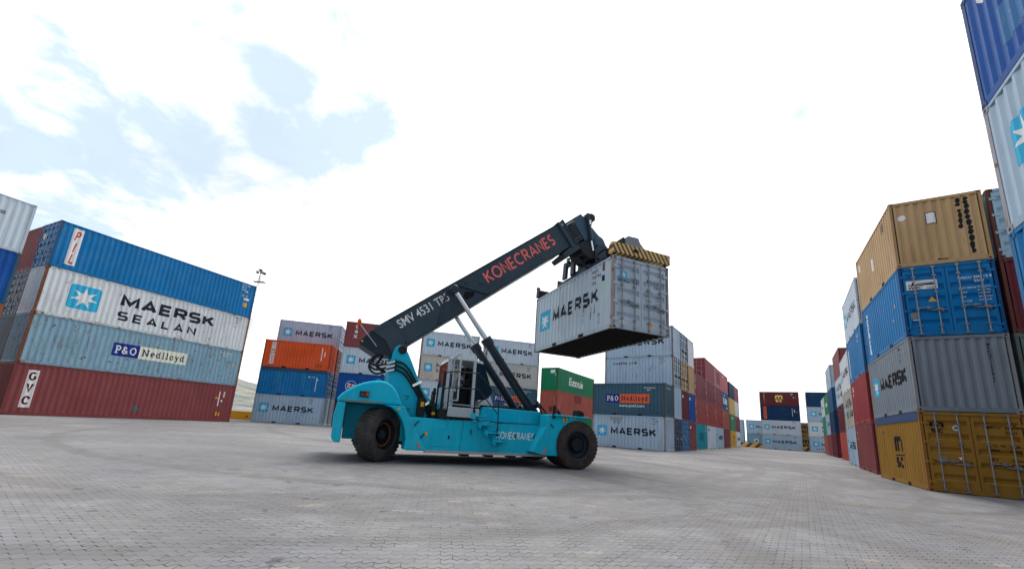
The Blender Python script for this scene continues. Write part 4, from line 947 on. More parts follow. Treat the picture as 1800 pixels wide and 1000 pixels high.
# wheels
def wheel(x, y, r, wd, outer, steer=0.0, name="front_wheel", rusty=False):
    e = empty(name, (x, y, r)); e.parent = rs; e.rotation_euler = (0, 0, steer)
    h = wd / 2; b = MB()
    b.lathe([(r * .56, -h * .86), (r * .62, -h * .98), (r * .80, -h), (r * .93, -h * .95), (r * .985, -h * .82), (r * .985, h * .82), (r * .93, h * .95), (r * .80, h), (r * .62, h * .98), (r * .56, h * .86)], (0, 0, 0), 'y', 56)
    nb = 38
    for i in range(nb):                       # tread lugs
        a = 2 * math.pi * i / nb
        for sgn in (-1, 1):
            aa = a + (math.pi / nb if sgn > 0 else 0)
            pts = []
            for (da, rr_) in ((-.056, .975), (.056, .975), (.050, 1.0), (-.050, 1.0)): pts.append((aa + da, r * rr_))
            y0, y1 = (-h * .93, -h * .05) if sgn < 0 else (h * .05, h * .93)
            vs_ = [(math.cos(t_) * q, yy, math.sin(t_) * q) for yy in (y0, y1) for (t_, q) in pts]
            sk = .06 * sgn
            vs_ = vs_[:4] + [(math.cos(t_ + sk) * q, y1, math.sin(t_ + sk) * q) for (t_, q) in pts]
            b.add(vs_, [(0, 1, 2, 3), (7, 6, 5, 4), (0, 4, 5, 1), (1, 5, 6, 2), (2, 6, 7, 3), (3, 7, 4, 0)])
    ty = b.build("tyre", TYRE2 if rusty else TYRE, e); smooth_by_angle(ty, 28)
    b = MB(); o = -1 if outer < 0 else 1
    b.lathe([(r * .57, -h * .80), (r * .53, -h * .84), (r * .50, -h * .55), (r * .44, -h * .50), (r * .40, -h * .46), (r * .39, -h * .30), (r * .28, -h * .25), (r * .26, -h * .52), (r * .10, -h * .56), (0, -h * .56)], (0, 0, 0), 'y', 40, 0)
    b.lathe([(r * .57, h * .80), (r * .53, h * .84), (r * .45, h * .4), (0, h * .4)], (0, 0, 0), 'y', 30, 0)
    for i in range(20 if not rusty else 12):
        a = 2 * math.pi * i / (20 if not rusty else 12); q = r * (.335 if not rusty else .30)
        b.tube([(math.cos(a) * q, -h * .24, math.sin(a) * q), (math.cos(a) * q, -h * (.42 if not rusty else .56), math.sin(a) * q)], r * (.022 if not rusty else .032), 6, 1)
    ri = b.build("rim", [RIM2 if rusty else RIM, MNUT], e); smooth_by_angle(ri, 30)
    if rusty:
        b = MB(); b.lathe([(r * .445, -h * .555), (r * .395, -h * .505), (r * .388, -h * .46)], (0, 0, 0), 'y', 40); b.build("rim_ring", flat("rusty_ring", rgb(126, 74, 46), .8, .1, .8, 18), e)
    return e
def tyre_mat(c1, c2):
    m, t, b = newmat("tyre_rubber")
    loc, vec, oi = objcoord(t)
    f = noise(t, vec, 3.5, 6, .65); f2 = noise(t, vec, 16, 5, .7)
    c = mixc(t, smooth(t, f, .35, .7), c1, c2); c = mixc(t, mth(t, 'MULTIPLY', smooth(t, f2, .55, .75), .4), c, (.07, .062, .055))
    t.links.new(c, b.inputs['Base Color']); b.inputs['Roughness'].default_value = .8; b.inputs['Specular IOR Level'].default_value = .25
    bp = t.nodes.new('ShaderNodeBump'); bp.inputs['Strength'].default_value = .3; bp.inputs['Distance'].default_value = .01; t.links.new(f2, bp.inputs['Height']); t.links.new(bp.outputs[0], b.inputs['Normal'])
    return m
TYRE = tyre_mat((.030, .024, .021), (.060, .046, .038)); TYRE2 = tyre_mat((.030, .030, .031), (.062, .057, .053))
RIM = flat("dark_rim", rgb(30, 44, 54), .45, .3, .4); RIM2 = flat("dark_hub", rgb(32, 38, 44), .5, .3, .5); MNUT = flat("wheel_nut", rgb(40, 50, 58), .4, .5, .3)
for y in (-1.80, -1.20): wheel(0, y, .745, .50, -1)
for y in (1.80, 1.20): wheel(0, y, .745, .50, 1)
wheel(-5.98, -1.12, .745, .50, -1, R(46), "rear_wheel", True); wheel(-5.98, 1.12, .745, .50, 1, R(38), "rear_wheel", True)
# boom
BA = R(39.4); BP = Vector((-5.55, 0, 3.35)); bc, bs = math.cos(BA), math.sin(BA)
def bt(t, n): return (BP.x + t * bc - n * bs, BP.z + t * bs + n * bc)
def bpoly(pts): return [bt(*p) for p in pts]
b = MB(); b.prism(bpoly([(-.5, 1.0), (7.92, 1.03), (7.92, .04), (.22, .06), (.10, .3)]), -.45, .45)
bm_ = b.build("boom", MBM, rs, bevel=.015)
b = MB(); b.prism(bpoly([(-.50, 1.005), (.10, .985), (.24, .22), (.10, .04), (-.10, -.14), (-.36, .06), (-.30, .5)]), -.515, .515); b.build("boom_heel", MBM, bm_, bevel=.03)
b = MB(); b.prism(bpoly([(-.96, .90), (-.46, 1.003), (-.30, .55), (-.26, .0), (-.42, .03), (-.78, .30), (-.985, .80)]), -.47, .47); b.build("boom_tail", paint(rgb(36, 46, 56), .08, .3, .3, .45), bm_, bevel=.02)
b = MB(); b.box(-6.80, -6.75, -.48, -.472, 3.42, 3.47); b.build("decal", M_YEL, bm_)
b = MB()   # edge flanges and welded ribs
b.prism(bpoly([(-.4, 1.005), (7.9, 1.036), (7.9, 1.056), (-.4, 1.025)]), -.475, .475); b.prism(bpoly([(.3, .035), (7.2, .020), (7.2, .040), (.3, .055)]), -.475, .475)
b.build("boom_flange", MBM, bm_)
b = MB()
for y0, y1 in ((-.515, -.452), (.452, .515)):
    b.prism(bpoly([(2.36, 1.0), (2.44, 1.0), (1.50, .10), (1.42, .10)]), y0, y1); b.prism(bpoly([(2.62, 1.0), (2.72, 1.0), (3.62, .12), (3.50, .12)]), y0, y1)
    b.lathe([(.0, 0), (.05, 0), (.05, -.02), (0, -.02)], (bt(3.1, .86)[0], y0 if y0 < 0 else y1, bt(3.1, .86)[1]), 'y', 10); b.lathe([(.0, 0), (.05, 0), (.05, -.02), (0, -.02)], (bt(3.55, .55)[0], y0 if y0 < 0 else y1, bt(3.55, .55)[1]), 'y', 10)
b.build("stiffener_rib", MBM, bm_)
b = MB(); op = [bt(2.72, .32), bt(3.02, .28), bt(3.16, .40), bt(2.86, .58), bt(2.70, .46)]; b.add([(p[0], -.4535, p[1]) for p in op], [tuple(range(5))]); b.build("gusset_opening", M_HOLE, bm_)
b = MB(); b.prism(bpoly([(7.70, 1.08), (8.02, 1.08), (8.04, -.24), (7.20, -.26), (7.15, -.05), (7.70, .02)]), -.50, .50); b.build("boom_collar", MBM, bm_, bevel=.02)
b = MB()
for t in (7.72, 7.98): b.prism(bpoly([(t - .022, 1.10), (t + .022, 1.10), (t + .022, -.06), (t - .022, -.06)]), -.535, .535)
b.build("collar_flange", MBM, bm_)
b = MB(); p0 = bt(7.85, .93); b.lathe([(0, -.012), (.075, -.012), (.075, 0)], (p0[0], -.502, p0[1]), 'y', 16)
for i in range(8):
    a = 2 * math.pi * i / 8; b.lathe([(0, -.03), (.012, -.03), (.012, 0)], (p0[0] + .05 * math.cos(a), -.505, p0[1] + .05 * math.sin(a)), 'y', 6, 1)
b.build("bolt_plate", [MGALV, M_DARK], bm_)
# inner boom and head
inn = MB(); inn.prism(bpoly([(7.6, .94), (9.02, .95), (9.06, .72), (8.55, .14), (7.6, .12)]), -.37, .37); ib = inn.build("inner_boom", paint(rgb(58, 84, 102), .06, .4, .2, .4), rs, bevel=.015)
b = MB(); b.tube([(*bt(8.02, .80)[:1], -.43, bt(8.02, .80)[1]), (bt(8.40, .80)[0], -.43, bt(8.40, .80)[1])], .05, 10); b.tube([(bt(8.02, .06)[0], -.43, bt(8.02, .06)[1]), (bt(8.40, .06)[0], -.43, bt(8.40, .06)[1])], .05, 10); b.build("slide_cylinder", MCY, ib)
b = MB(); b.prism(bpoly([(8.12, .72), (8.45, .70), (8.45, .22), (8.12, .24)]), -.44, -.375); b.build("wear_block", flat("greasy_steel", (.02, .022, .026), .6, .2, .5, 18), ib)
b = MB(); b.prism(bpoly([(8.44, .90), (8.56, .90), (8.56, .78), (8.44, .78)]), -.40, -.372); b.build("decal", flat("tan_grease", (.28, .19, .10), .6), ib)
hd = MB()
for y0, y1 in ((-.40, -.34), (.34, .40)):
    hd.prism(bpoly([(8.52, .95), (9.03, .955), (9.22, -.10), (9.34, -.45), (9.28, -.72), (9.0, -.92), (8.74, -.62), (8.50, -.05)]), y0, y1)
hd.prism(bpoly([(8.9, .93), (9.02, .93), (9.20, -.1), (9.08, -.1)]), -.34, .34)
hp = hd.build("boom_head", paint(rgb(58, 84, 102), .06, .4, .2, .4), rs, bevel=.012)
b = MB(); b.prism(bpoly([(8.10, -.02), (8.62, -.08), (8.86, -.52), (8.70, -.98), (8.18, -.82), (8.02, -.42)]), -.46, .46); b.build("head_guard", flat("black_plate", (.010, .012, .016), .45, .1, .2), hp, bevel=.02)
b = MB(); q = bt(9.04, -.42); b.lathe([(0, -.07), (.17, -.07), (.19, -.05), (.25, -.045), (.25, .0)], (q[0], -.40, q[1]), 'y', 28); b.build("pivot_boss", paint(rgb(58, 84, 102), .06, .4, .2, .4), hp)
b = MB(); b.lathe([(.25, 0), (.25, .05), (0, .05)], (q[0], .40, q[1]), 'y', 28); b.build("pivot_boss", paint(rgb(58, 84, 102), .06, .4, .2, .4), hp)
b = MB()
b.prism([(1.02, 9.72), (1.08, 9.90), (1.36, 9.98), (1.50, 9.92), (1.52, 9.72), (1.40, 9.62), (1.34, 9.40), (1.24, 9.42)], -.40, -.16); b.prism([(1.02, 9.72), (1.08, 9.90), (1.36, 9.98), (1.50, 9.92), (1.52, 9.72), (1.40, 9.62), (1.34, 9.40), (1.24, 9.42)], .16, .40)
b.build("tilt_bracket", M_DARK, hp, bevel=.01)
for y in (-.48, .48):
    b = MB(); b.tube([(1.10, y, 9.76), (1.30, y, 8.72)], .075, 12, 0); b.lathe([(0, -.05), (.09, -.05), (.09, .05), (0, .05)], (1.10, y, 9.78), 'y', 14, 0); b.tube([(1.17, y - .08 if y < 0 else y + .08, 9.55), (1.19, y - .09 if y < 0 else y + .09, 9.35)], .035, 8, 1); tcyl = b.build("tilt_cylinder", [MCY, MCHR], hp)
    b = MB(); b.tube([(1.30, y, 8.72), (1.40, y, 8.30)], .035, 10); b.build("piston_rod", MCHR, tcyl)
# boom lettering
s = stroke_text("KONECRANES", .46, .155, .10, GK, .86); k = 3.40 / s[2]
x0, z0 = bt(3.78, .40); side_text(s, x0, z0, -.4535, lettering(rgb(240, 112, 106), .15), kx=k, rot=BA, parent=bm_)
s = font_text("SMV 4531 TB5", .40, .008, 0, .86)
k = 1.95 / s[2]; x0, z0 = bt(.30, .60); side_text(s, x0, z0, -.4535, M_WHITE, kx=k, rot=BA, parent=bm_)
# lift cylinders
for y in (-.72, .60):
    a0 = Vector((-.98, y, 1.62)); a1 = Vector((-4.13, y, 5.50)); mid = a0.lerp(a1, .615)
    b = MB(); b.tube([a0, mid], .145, 20); d = (mid - a0).normalized()
    b.tube([mid - d * .26, mid + d * .02], .19, 20); b.tube([a0.lerp(mid, .42), a0.lerp(mid, .42) + d * .06], .165, 20); b.tube([a0.lerp(mid, .7), a0.lerp(mid, .7) + d * .06], .165, 20)
    b.tube([a0 + Vector((0, -.155 if y < 0 else .155, .15)), mid + Vector((0, -.155 if y < 0 else .155, -.05))], .025, 8)
    b.lathe([(0, -.14), (.15, -.14), (.15, .14), (0, .14)], tuple(a0), 'y', 18)
    lc = b.build("lift_cylinder", MCY, rs); smooth_by_angle(lc, 40)
    b = MB(); b.tube([mid, a1 - d * -.0], .088, 18); pr_ = b.build("piston_rod", MCHR, lc); smooth_by_angle(pr_, 40)
    b = MB(); b.lathe([(0, -.10), (.13, -.10), (.15, -.08), (.15, .10), (0, .10)], tuple(a1 + d * .02), 'y', 20); b.build("rod_eye", MCY, lc)
    sg = -1 if y < 0 else 1
    b = MB(); b.tube([a0 + Vector((0, sg * .2, .45)), a0 + Vector((.22, sg * .45, .1)), a0 + Vector((.15, sg * .80, -.35)), a0 + Vector((-.25, sg * .84, -.78))], .032, 8)
    b.tube([a0 + Vector((-.05, sg * .2, .48)), a0 + Vector((.05, sg * .55, .05)), a0 + Vector((-.05, sg * .80, -.4)), a0 + Vector((-.38, sg * .84, -.75))], .032, 8); b.tube([a0 + Vector((-.1, sg * .2, .3)), a0 + Vector((.15, sg * .2, .3))], .07, 8)
    hs_ = b.build("cylinder_hose", MRUB, lc); smooth_by_angle(hs_, 50)
# hose pack from tail to tower
def bez(pts, n=8):
    pts = [Vector(p) for p in pts]; out = []
    for i in range(len(pts) - 1):
        p0 = pts[max(i - 1, 0)]; p1 = pts[i]; p2 = pts[i + 1]; p3 = pts[min(i + 2, len(pts) - 1)]
        for j in range(n):
            t = j / n; out.append(.5 * ((2 * p1) + (-p0 + p2) * t + (2 * p0 - 5 * p1 + 4 * p2 - p3) * t * t + (-p0 + 3 * p1 - 3 * p2 + p3) * t ** 3))
    out.append(pts[-1]); return out
for i in range(3):
    o = i * .125
    b = MB(); b.tube(bez([(-6.22, -.40, 3.12), (-6.40, -.5, 2.98 - o * .4), (-6.48, -.66, 2.80 - o * .6), (-6.28, -.74, 2.72 - o), (-5.95, -.76, 2.82 - o), (-5.72, -.76, 2.90 - o), (-5.42, -.76, 2.80 - o * 1.15), (-5.08, -.76, 2.36 - o * 1.1), (-4.80, -.76, 1.92 - o), (-4.52 - o * .3, -.76, 1.52 - o * .5), (-4.50 - o * .4, -.8, 1.30)]), .032, 8); h_ = b.build("hydraulic_hose", MRUB, rs); smooth_by_angle(h_, 60)
    b = MB(); b.tube([(-6.0, -.765, 2.805 - o), (-5.75, -.765, 2.895 - o)], .038, 8); b.build("hose_fitting", MCHR, h_)
b = MB()
for i in range(2): b.tube(bez([(-6.1, -.2 + .25 * i, 3.1), (-6.25, -.3 + .25 * i, 2.8), (-6.0, -.3 + .25 * i, 2.62), (-5.84, -.35 + .3 * i, 2.72)]), .035, 8)
b.build("hydraulic_hose", MRUB, rs)
for (x0, z0) in ((-5.74, 2.93), (-5.02, 2.36), (-4.66, 1.78)):
    b = MB()
    if z0 > 2.8: b.box(x0 - .02, x0 + .02, -.81, -.70, z0 - .32, z0 + .03)
    else: b.prism([(x0 - .16, z0 - .12), (x0 - .12, z0 - .18), (x0 + .14, z0 - .02), (x0 + .10, z0 + .04)], -.81, -.70)
    b.build("hose_clamp", MCHR if z0 < 2.8 else M_DARK, rs)
# valve boxes behind the cab
b = MB(); b.box(-4.98, -4.76, -1.05, -.80, 1.32, 1.82); b.box(-4.90, -4.80, -1.065, -1.048, 1.60, 1.74, 1); b.tube([(-4.86, -1.0, 1.82), (-4.86, -1.0, 1.90)], .05, 8); b.build("filter_housing", [M_DARK, M_YEL], rs, bevel=.015)
b = MB(); b.box(-4.56, -4.44, -1.15, -1.0, 1.30, 1.72); b.box(-4.56, -4.46, -1.17, -1.0, 1.38, 1.46, 1); b.build("valve_block", [M_DARK, M_YEL], rs, bevel=.01)
b = MB(); b.tube([(-4.50, -.85, 1.3), (-4.48, -.85, 2.2)], .045, 10); b.tube([(-4.58, -.9, 1.3), (-4.56, -.9, 2.1)], .02, 6); b.tube([(-4.42, -.95, 1.3), (-4.40, -.95, 2.32)], .03, 8); b.build("stand_pipe", M_DARK, rs)
# beacon and horn rod on the tail
b = MB(); b.tube([(-6.34, -.50, 3.33), (-6.66, -.52, 3.68), (-6.90, -.52, 3.95)], .014, 6); bl = b.build("beacon_rod", MGALV, rs)
b = MB(); b.lathe([(.05, -.06), (.06, -.02), (.06, .0), (.062, .0), (.055, .10), (.03, .14), (0, .15)], (-6.93, -.52, 3.97), 'z', 14); be = b.build("beacon_lamp", lettering(rgb(226, 98, 40), .05), bl, smooth=True)
# ---- cab
cab = empty("cab", (0, 0, 0)); cab.parent = rs
y0, y1 = -.75, .66
def beam(bld, p, q, r): bld.tube([p, q], r, 6)
b = MB(); b.prism([(-4.12, 1.79), (-2.52, 1.75), (-2.50, 1.72), (-4.12, 1.76)], y0, y1); b.prism([(-4.12, 1.755), (-2.50, 1.715), (-2.55, 1.62), (-4.12, 1.66)], y0 + .004, y1 - .004, m=1); b.prism([(-4.10, 1.50), (-2.55, 1.50), (-2.5, 1.575), (-4.10, 1.575)], y0 + .05, y1 - .05, m=1); b.build("cab_floor", [MCAB, M_DARK], cab)
b = MB()
b.prism([(-4.12, 3.10), (-3.98, 3.28), (-3.30, 3.30), (-2.96, 3.22), (-2.90, 3.12), (-3.30, 3.20), (-3.96, 3.19), (-4.06, 3.08)], y0, y1); b.build("cab_roof", flat("cab_roof_paint", rgb(206, 210, 208), .5, 0, .4), cab, bevel=.01)
for y in (y0, y1 - .07):
    b = MB(); b.prism([(-4.12, 1.575), (-4.0, 1.575), (-3.98, 3.2), (-4.10, 3.2)], y, y + .07)            # rear posts
    b.prism([(-3.24, 1.7), (-3.15, 1.7), (-3.17, 3.20), (-3.26, 3.22)], y, y + .07)            # front posts
    b.prism([(-3.0, 1.78), (-2.50, 1.74), (-2.46, 1.72), (-2.62, 2.16), (-2.80, 2.0)], y, y + .05)
    b.build("cab_post", flat("cab_white", rgb(178, 190, 196), .45, 0, .3), cab)
b = MB(); b.box(-4.12, -4.06, y0 + .07, y1 - .07, 1.575, 2.30); b.box(-3.98, -3.86, y0 - .004, y0 + .03, 1.575, 2.3); b.build("cab_panel", MCAB, cab)
b = MB(); b.box(-4.0, -3.2, y1 - .03, y1 + .004, 1.575, 2.25); b.box(-4.055, -4.02, y0 + .08, y1 - .08, 1.6, 2.3); b.build("inner_lining", M_DARK, cab)
b = MB(); b.box(-4.10, -4.085, y0 + .07, y1 - .07, 2.31, 3.1); b.build("rear_window", glass("tinted_rear_glass", (.05, .035, .045), .55), cab)
b = MB(); b.box(-4.0, -3.05, y1 - .04, y1 - .03, 2.05, 3.15); b.build("side_window", GLASS2, cab)
b = MB(); b.prism([(-2.90, 3.14), (-2.55, 2.24), (-2.64, 2.05), (-2.80, 1.99), (-2.815, 2.0), (-2.66, 2.06), (-2.575, 2.24), (-2.915, 3.12)], y0 + .01, y1 - .01); b.prism([(-3.15, 3.16), (-2.90, 3.14), (-2.57, 2.24), (-2.66, 2.05), (-2.82, 1.97), (-3.06, 1.96), (-3.14, 2.02)], y0 - .002, y0 + .012); b.prism([(-3.15, 3.16), (-2.90, 3.14), (-2.57, 2.24), (-2.66, 2.05), (-2.82, 1.97), (-3.06, 1.96), (-3.14, 2.02)], y1 - .012, y1 + .002); b.build("windscreen", GLASSF, cab)
b = MB(); yb = y0 - .68            # open door, swung back
for (p, q) in ((((-3.92, y0, 1.84)), (-3.92, y0, 3.24)), ((-3.88, yb, 1.84), (-3.88, yb, 3.30)), ((-3.92, y0, 3.24), (-3.88, yb, 3.30)), ((-3.92, y0, 1.86), (-3.88, yb, 1.86))): b.tube([p, q], .024, 6)
dr = b.build("cab_door", flat("cab_white", rgb(178, 190, 196), .45, 0, .3), cab)
b = MB(); b.add([(-3.92, y0, 2.22), (-3.88, yb, 2.22), (-3.88, yb, 3.27), (-3.92, y0, 3.21)], [(0, 1, 2, 3)]); b.build("door_glass", GLASS2, dr)
b = MB(); b.add([(-3.92, y0, 1.88), (-3.88, yb, 1.88), (-3.88, yb, 2.18), (-3.92, y0, 2.18)], [(0, 1, 2, 3)]); b.build("lower_door_glass", GLASS2, dr)
b = MB(); b.box(-3.80, -3.30, -.30, .22, 1.76, 2.12); b.prism([(-3.86, 2.08), (-3.72, 2.08), (-3.80, 2.78), (-3.92, 2.78)], -.28, .20); b.box(-3.84, -3.26, -.30, .22, 2.10, 2.2); b.build("seat", flat("seat_cloth", (.014, .014, .016), .9), cab, bevel=.03)
b = MB(); b.box(-3.20, -2.98, -.35, .30, 1.75, 2.28); b.tube([(-3.10, -.04, 2.2), (-3.22, -.04, 2.5)], .03, 8); b.build("console", flat("console_plastic", (.03, .034, .04), .6), cab, bevel=.02)
b = MB(); rg = []
for i in range(21):
    a = 2 * math.pi * i / 20; rg.append((-3.23 + .075 * math.cos(a), -.04 + .19 * math.sin(a), 2.55 + .12 * math.cos(a) * .9))
b.tube(rg, .014, 6, cap=False); b.build("steering_wheel", M_DARK, cab)
# platform, steps, rails
b = MB(); b.box(-4.20, -3.24, -1.66, -.78, 1.36, 1.64); b.build("platform", MGALV, rs, bevel=.015)
b = MB(); b.box(-4.42, -4.12, -1.60, -.78, 1.29, 1.56); b.box(-4.2, -3.3, -1.5, -.8, 1.285, 1.36); b.build("platform_bracket", M_DARK, rs)
for (x0, z0) in ((-3.44, 1.38), (-3.24, 1.14), (-3.02, .92), (-2.76, .68)):
    b = MB(); b.box(x0, x0 + .36, -1.90, -1.552, z0 + .03, z0 + .06); b.box(x0 + .02, x0 + .34, -1.88, -1.552, z0 + .015, z0 + .03, 1); b.prism([(x0 - .04, z0 + .14), (x0 + .06, z0 + .06), (x0 + .02, z0 - .07), (x0 - .04, z0 - .02)], -1.88, -1.552); b.box(x0 + .345, x0 + .365, -1.90, -1.56, z0 + .03, z0 + .11); b.build("step", [MT, M_DARK], rs)  # dark plate under each tread paints in the shade beneath
yr = -1.64
b = MB(); b.tube([(-4.36, -1.45, 1.38), (-4.34, -1.45, 2.66)], .045, 8)
b.tube(bez([(-4.34, -1.45, 2.62), (-4.15, yr, 2.68), (-3.40, yr, 2.70), (-3.30, yr, 2.66), (-2.70, yr - .08, 2.06), (-2.67, yr - .10, 1.95), (-2.66, yr - .14, .95)], 4), .017, 6)
b.tube(bez([(-4.34, -1.45, 2.14), (-4.15, yr, 2.20), (-3.40, yr, 2.22), (-3.28, yr, 2.17), (-2.66, yr - .1, 1.52)], 4), .017, 6)
b.tube([(-3.40, yr, 2.69), (-3.40, yr, 1.48)], .017, 6); b.tube([(-4.22, yr, 2.66), (-4.22, yr, 1.5)], .017, 6)
b.tube([(-3.40, yr - .02, 1.72), (-3.40, yr - .02, 1.50)], [.02, .05], 8); b.tube([(-2.66, yr - .14, 1.14), (-2.66, yr - .14, .88)], [.02, .055], 8); b.tube([(-2.86, yr, 1.28), (-2.46, yr, 1.26)], .014, 6)
hr = b.build("handrail", M_DARK, rs); smooth_by_angle(hr, 50)
# mirror, work lamp on the front fender
b = MB(); b.tube([(-.86, -1.90, 1.62), (-.72, -1.96, 1.82), (-.92, -1.98, 1.90)], .014, 6); mr = b.build("mirror_arm", M_DARK, rs)
b = MB(); b.prism([(-.93, 1.52), (-.84, 1.52), (-.83, 1.92), (-.92, 1.92)], -2.02, -1.97); b.build("mirror", M_DARK, mr, bevel=.01)
b = MB(); b.prism([(-.68, 1.64), (-.60, 1.64), (-.64, 1.74), (-.74, 1.80), (-.74, 1.77)], -1.95, -1.88); b.build("work_lamp", M_DARK, rs)
b = MB(); b.prism([(-.02, 1.645), (.22, 1.645), (.24, 1.74), (.14, 1.82), (-.02, 1.83)], -1.98, -1.66); b.box(.225, .27, -1.95, -1.70, 1.67, 1.73, 1); b.build("headlamp", [M_DARK, M_ORG], rs, bevel=.01)

# ---- spreader (fixed to the boom head), built in the carried container's own axes
HX, HY, HZ, HA = 1.064, 18.557, 4.614, R(-68.4)
def to_local(x, y): 
    dx, dy = x - CX, y - CY; return (dx * math.cos(PSI) + dy * math.sin(PSI), -dx * math.sin(PSI) + dy * math.cos(PSI))
hl = to_local(HX, HY); SR = HA - PSI; T = HZ + H_
MSP = paint(rgb(44, 60, 76), .10, .35, .35, .45)
sp = empty("spreader", (hl[0], hl[1], 0), SR); sp.parent = rs
HAZ = stripes("hazard_stripes", (.03, .032, .036), (.70, .40, .09), .195, (0, 1, .62), .52, .5)
b = MB(); b.box(.15, 5.9, .88, 1.56, T + .16, T + .50); b.box(.9, 5.1, .80, 1.64, T + .10, T + .56); b.build("main_beam", MSP, sp, bevel=.012)
b = MB(); b.box(1.25, 4.9, .42, .52, T + .14, T + .44); b.box(1.25, 4.9, 1.92, 2.02, T + .14, T + .44); b.box(1.25, 1.33, .42, 2.02, T + .14, T + .62); b.box(4.82, 4.9, .42, 2.02, T + .14, T + .44); b.build("side_frame", MSP, sp, bevel=.01)
b = MB(); b.prism([(L20 - .22, T + .10), (L20 + .06, T + .10), (L20 + .06, T + .47), (L20 - .10, T + .50), (L20 - .22, T + .40)], -.03, W_ + .03); eb = b.build("end_beam", HAZ, sp, bevel=.012)
b = MB(); b.add([(L20 + .0625, .93 + .13 * math.cos(R(22.5 + 45 * i)), T + .30 + .07 * math.sin(R(22.5 + 45 * i))) for i in range(8)], [tuple(range(8))]); b.build("beam_opening", M_HOLE, eb)
b = MB(); b.prism([(-.10, T + .10), (.20, T + .10), (.20, T + .42), (.02, T + .50), (-.06, T + .50)], .0, W_); b.prism([(-.08, T + .5), (.05, T + .5), (.02, T + .62), (-.08, T + .62)], .0, .16); b.build("end_beam", M_DARK, sp, bevel=.012)
b = MB(); b.prism([(.72, T + .46), (.75, T + .92), (.82, T + 1.0), (1.28, T + 1.02), (1.36, T + .84), (1.60, T + .60), (1.95, T + .46)], 5.45, 5.82, 'x'); b.box(5.35, 5.75, .66, .715, T + .6, T + .95, 1); b.build("beam_bracket", [paint(rgb(120, 130, 136), .12, .4, .3), M_DARK], sp, bevel=.012)
for (u, v) in ((.09, .09), (.09, W_ - .09), (L20 - .09, .09), (L20 - .09, W_ - .09)):
    b = MB(); b.lathe([(0, -.03), (.05, -.03), (.05, .11), (0, .11)], (u, v, T), 'z', 10); b.build("twist_lock", M_DARK, sp)
b = MB(); b.lathe([(0, 0), (.62, 0), (.66, .03), (.66, .16), (.60, .20), (0, .20)], (3.03, 1.22, T + .57), 'z', 32); b.box(2.3, 3.76, .5, 1.94, T + .50, T + .60); b.build("rotator", MSP, sp)
yk = to_local(HX + 3.03 * math.cos(HA) - 1.22 * math.sin(HA), HY + 3.03 * math.sin(HA) + 1.22 * math.cos(HA))
b = MB()
b.box(1.55, 2.45, -.55, .95, T + .78, T + .92)
for y in (-.52, .30): b.prism([(1.50, T + .90), (2.30, T + .90), (2.12, T + 1.25), (2.02, T + 1.42), (1.66, T + 1.42), (1.46, T + 1.15)], y, y + .12)
b.build("head_yoke", MSP, rs, bevel=.012)
b = MB(); b.prism([(1.9, T + .45), (2.2, T + .45), (2.26, T + 1.15), (2.0, T + 1.2)], .30, .42); b.prism([(2.55, T + .45), (2.85, T + .45), (2.85, T + 1.25), (2.6, T + 1.25)], .32, .44); b.box(1.9, 3.4, .34, .46, T + .95, T + 1.12); b.box(2.35, 2.5, .24, .34, T + 1.02, T + 1.28); b.build("damper_frame", MSP, sp, bevel=.01)
b = MB(); b.box(2.47, 2.57, .22, .30, T + 1.12, T + 1.2); b.build("status_lamp", lettering((.02, .45, .12), .0), sp)
b = MB(); b.tube(bez([(3.1, .3, T + 1.25), (3.35, .2, T + 1.2), (3.6, .2, T + .8), (3.9, .3, T + .35), (4.1, .5, T + .3)]), .055, 8)
b.tube(bez([(3.6, .9, T + 1.0), (4.4, .7, T + .95), (5.0, .9, T + .9), (5.4, 1.0, T + .7)]), .03, 6); b.tube(bez([(3.6, 1.2, T + .9), (4.4, 1.0, T + .80), (5.0, 1.1, T + .95), (5.5, 1.2, T + .8)]), .03, 6); b.tube(bez([(4.2, .5, T + .8), (4.3, .5, T + .5), (4.6, .6, T + .4)]), .03, 6)
sh_ = b.build("spreader_hose", MRUB, sp); smooth_by_angle(sh_, 60)
b = MB(); b.box(4.9, 5.15, .5, .75, T + .5, T + .75); b.box(5.0, 5.1, 1.0, 1.4, T + .5, T + .8); b.box(4.3, 4.7, 1.0, 1.5, T + .56, T + .76); b.build("valve_block", M_DARK, sp, bevel=.01)

# the carried container
c = container(HX, HY, HA, HZ, L20, H_, rgb(180, 194, 204), "grey container with star lettering hanging in the air from the reach stacker", door=1, near=True, rust=.06, fade=.5, frame_col=rgb(150, 146, 142), frust=.55)
mark(c, 'side', [(rrect(.50, 1.42, .88, 1.78, .02), 0), (star2d(.96, 1.33, .42, .002), 1)], [M_EMB, M_WHITE], "star_emblem")
s = stroke_text("MAERSK", .58, .25, .15, GL, .9); mark(c, 'side', [(move2d(([(v[0] * 3.5 / s[2], v[1], v[2]) for v in s[0]], s[1]), 1.70, 1.10), 0)], [M_NAVY])
codes(c, 'side', 4.72, 2.28, ["MSKU", "728 398", "2261"], .17); mark(c, 'side', [(poly2d(arc(5.42, 1.62, .06, .1, 0, 360, 12)[:-1]), 0), (poly2d(arc(5.42, 1.62, .03, .06, 0, 360, 12)[:-1], .001), 1)], [lettering((.15, .75, .1), .1), lettering(GREYLT, .1)], "paint_mark")
vcodes(c, 'side', 4.2, .95, "#=|", .2, lettering((.04, .04, .05), .5)); mark(c, 'side', [(poly2d([(4.62, .6), (4.66, .58), (4.74, 1.0), (4.70, 1.1)]), 0), (poly2d([(4.88, .75), (4.91, .75), (4.95, 1.05), (4.93, 1.08)]), 0)], [M_BLACK], "scuff_marks"); vcodes(c, 'side', 5.2, .6, "#|=", .15, lettering((.2, .14, .1), .5))
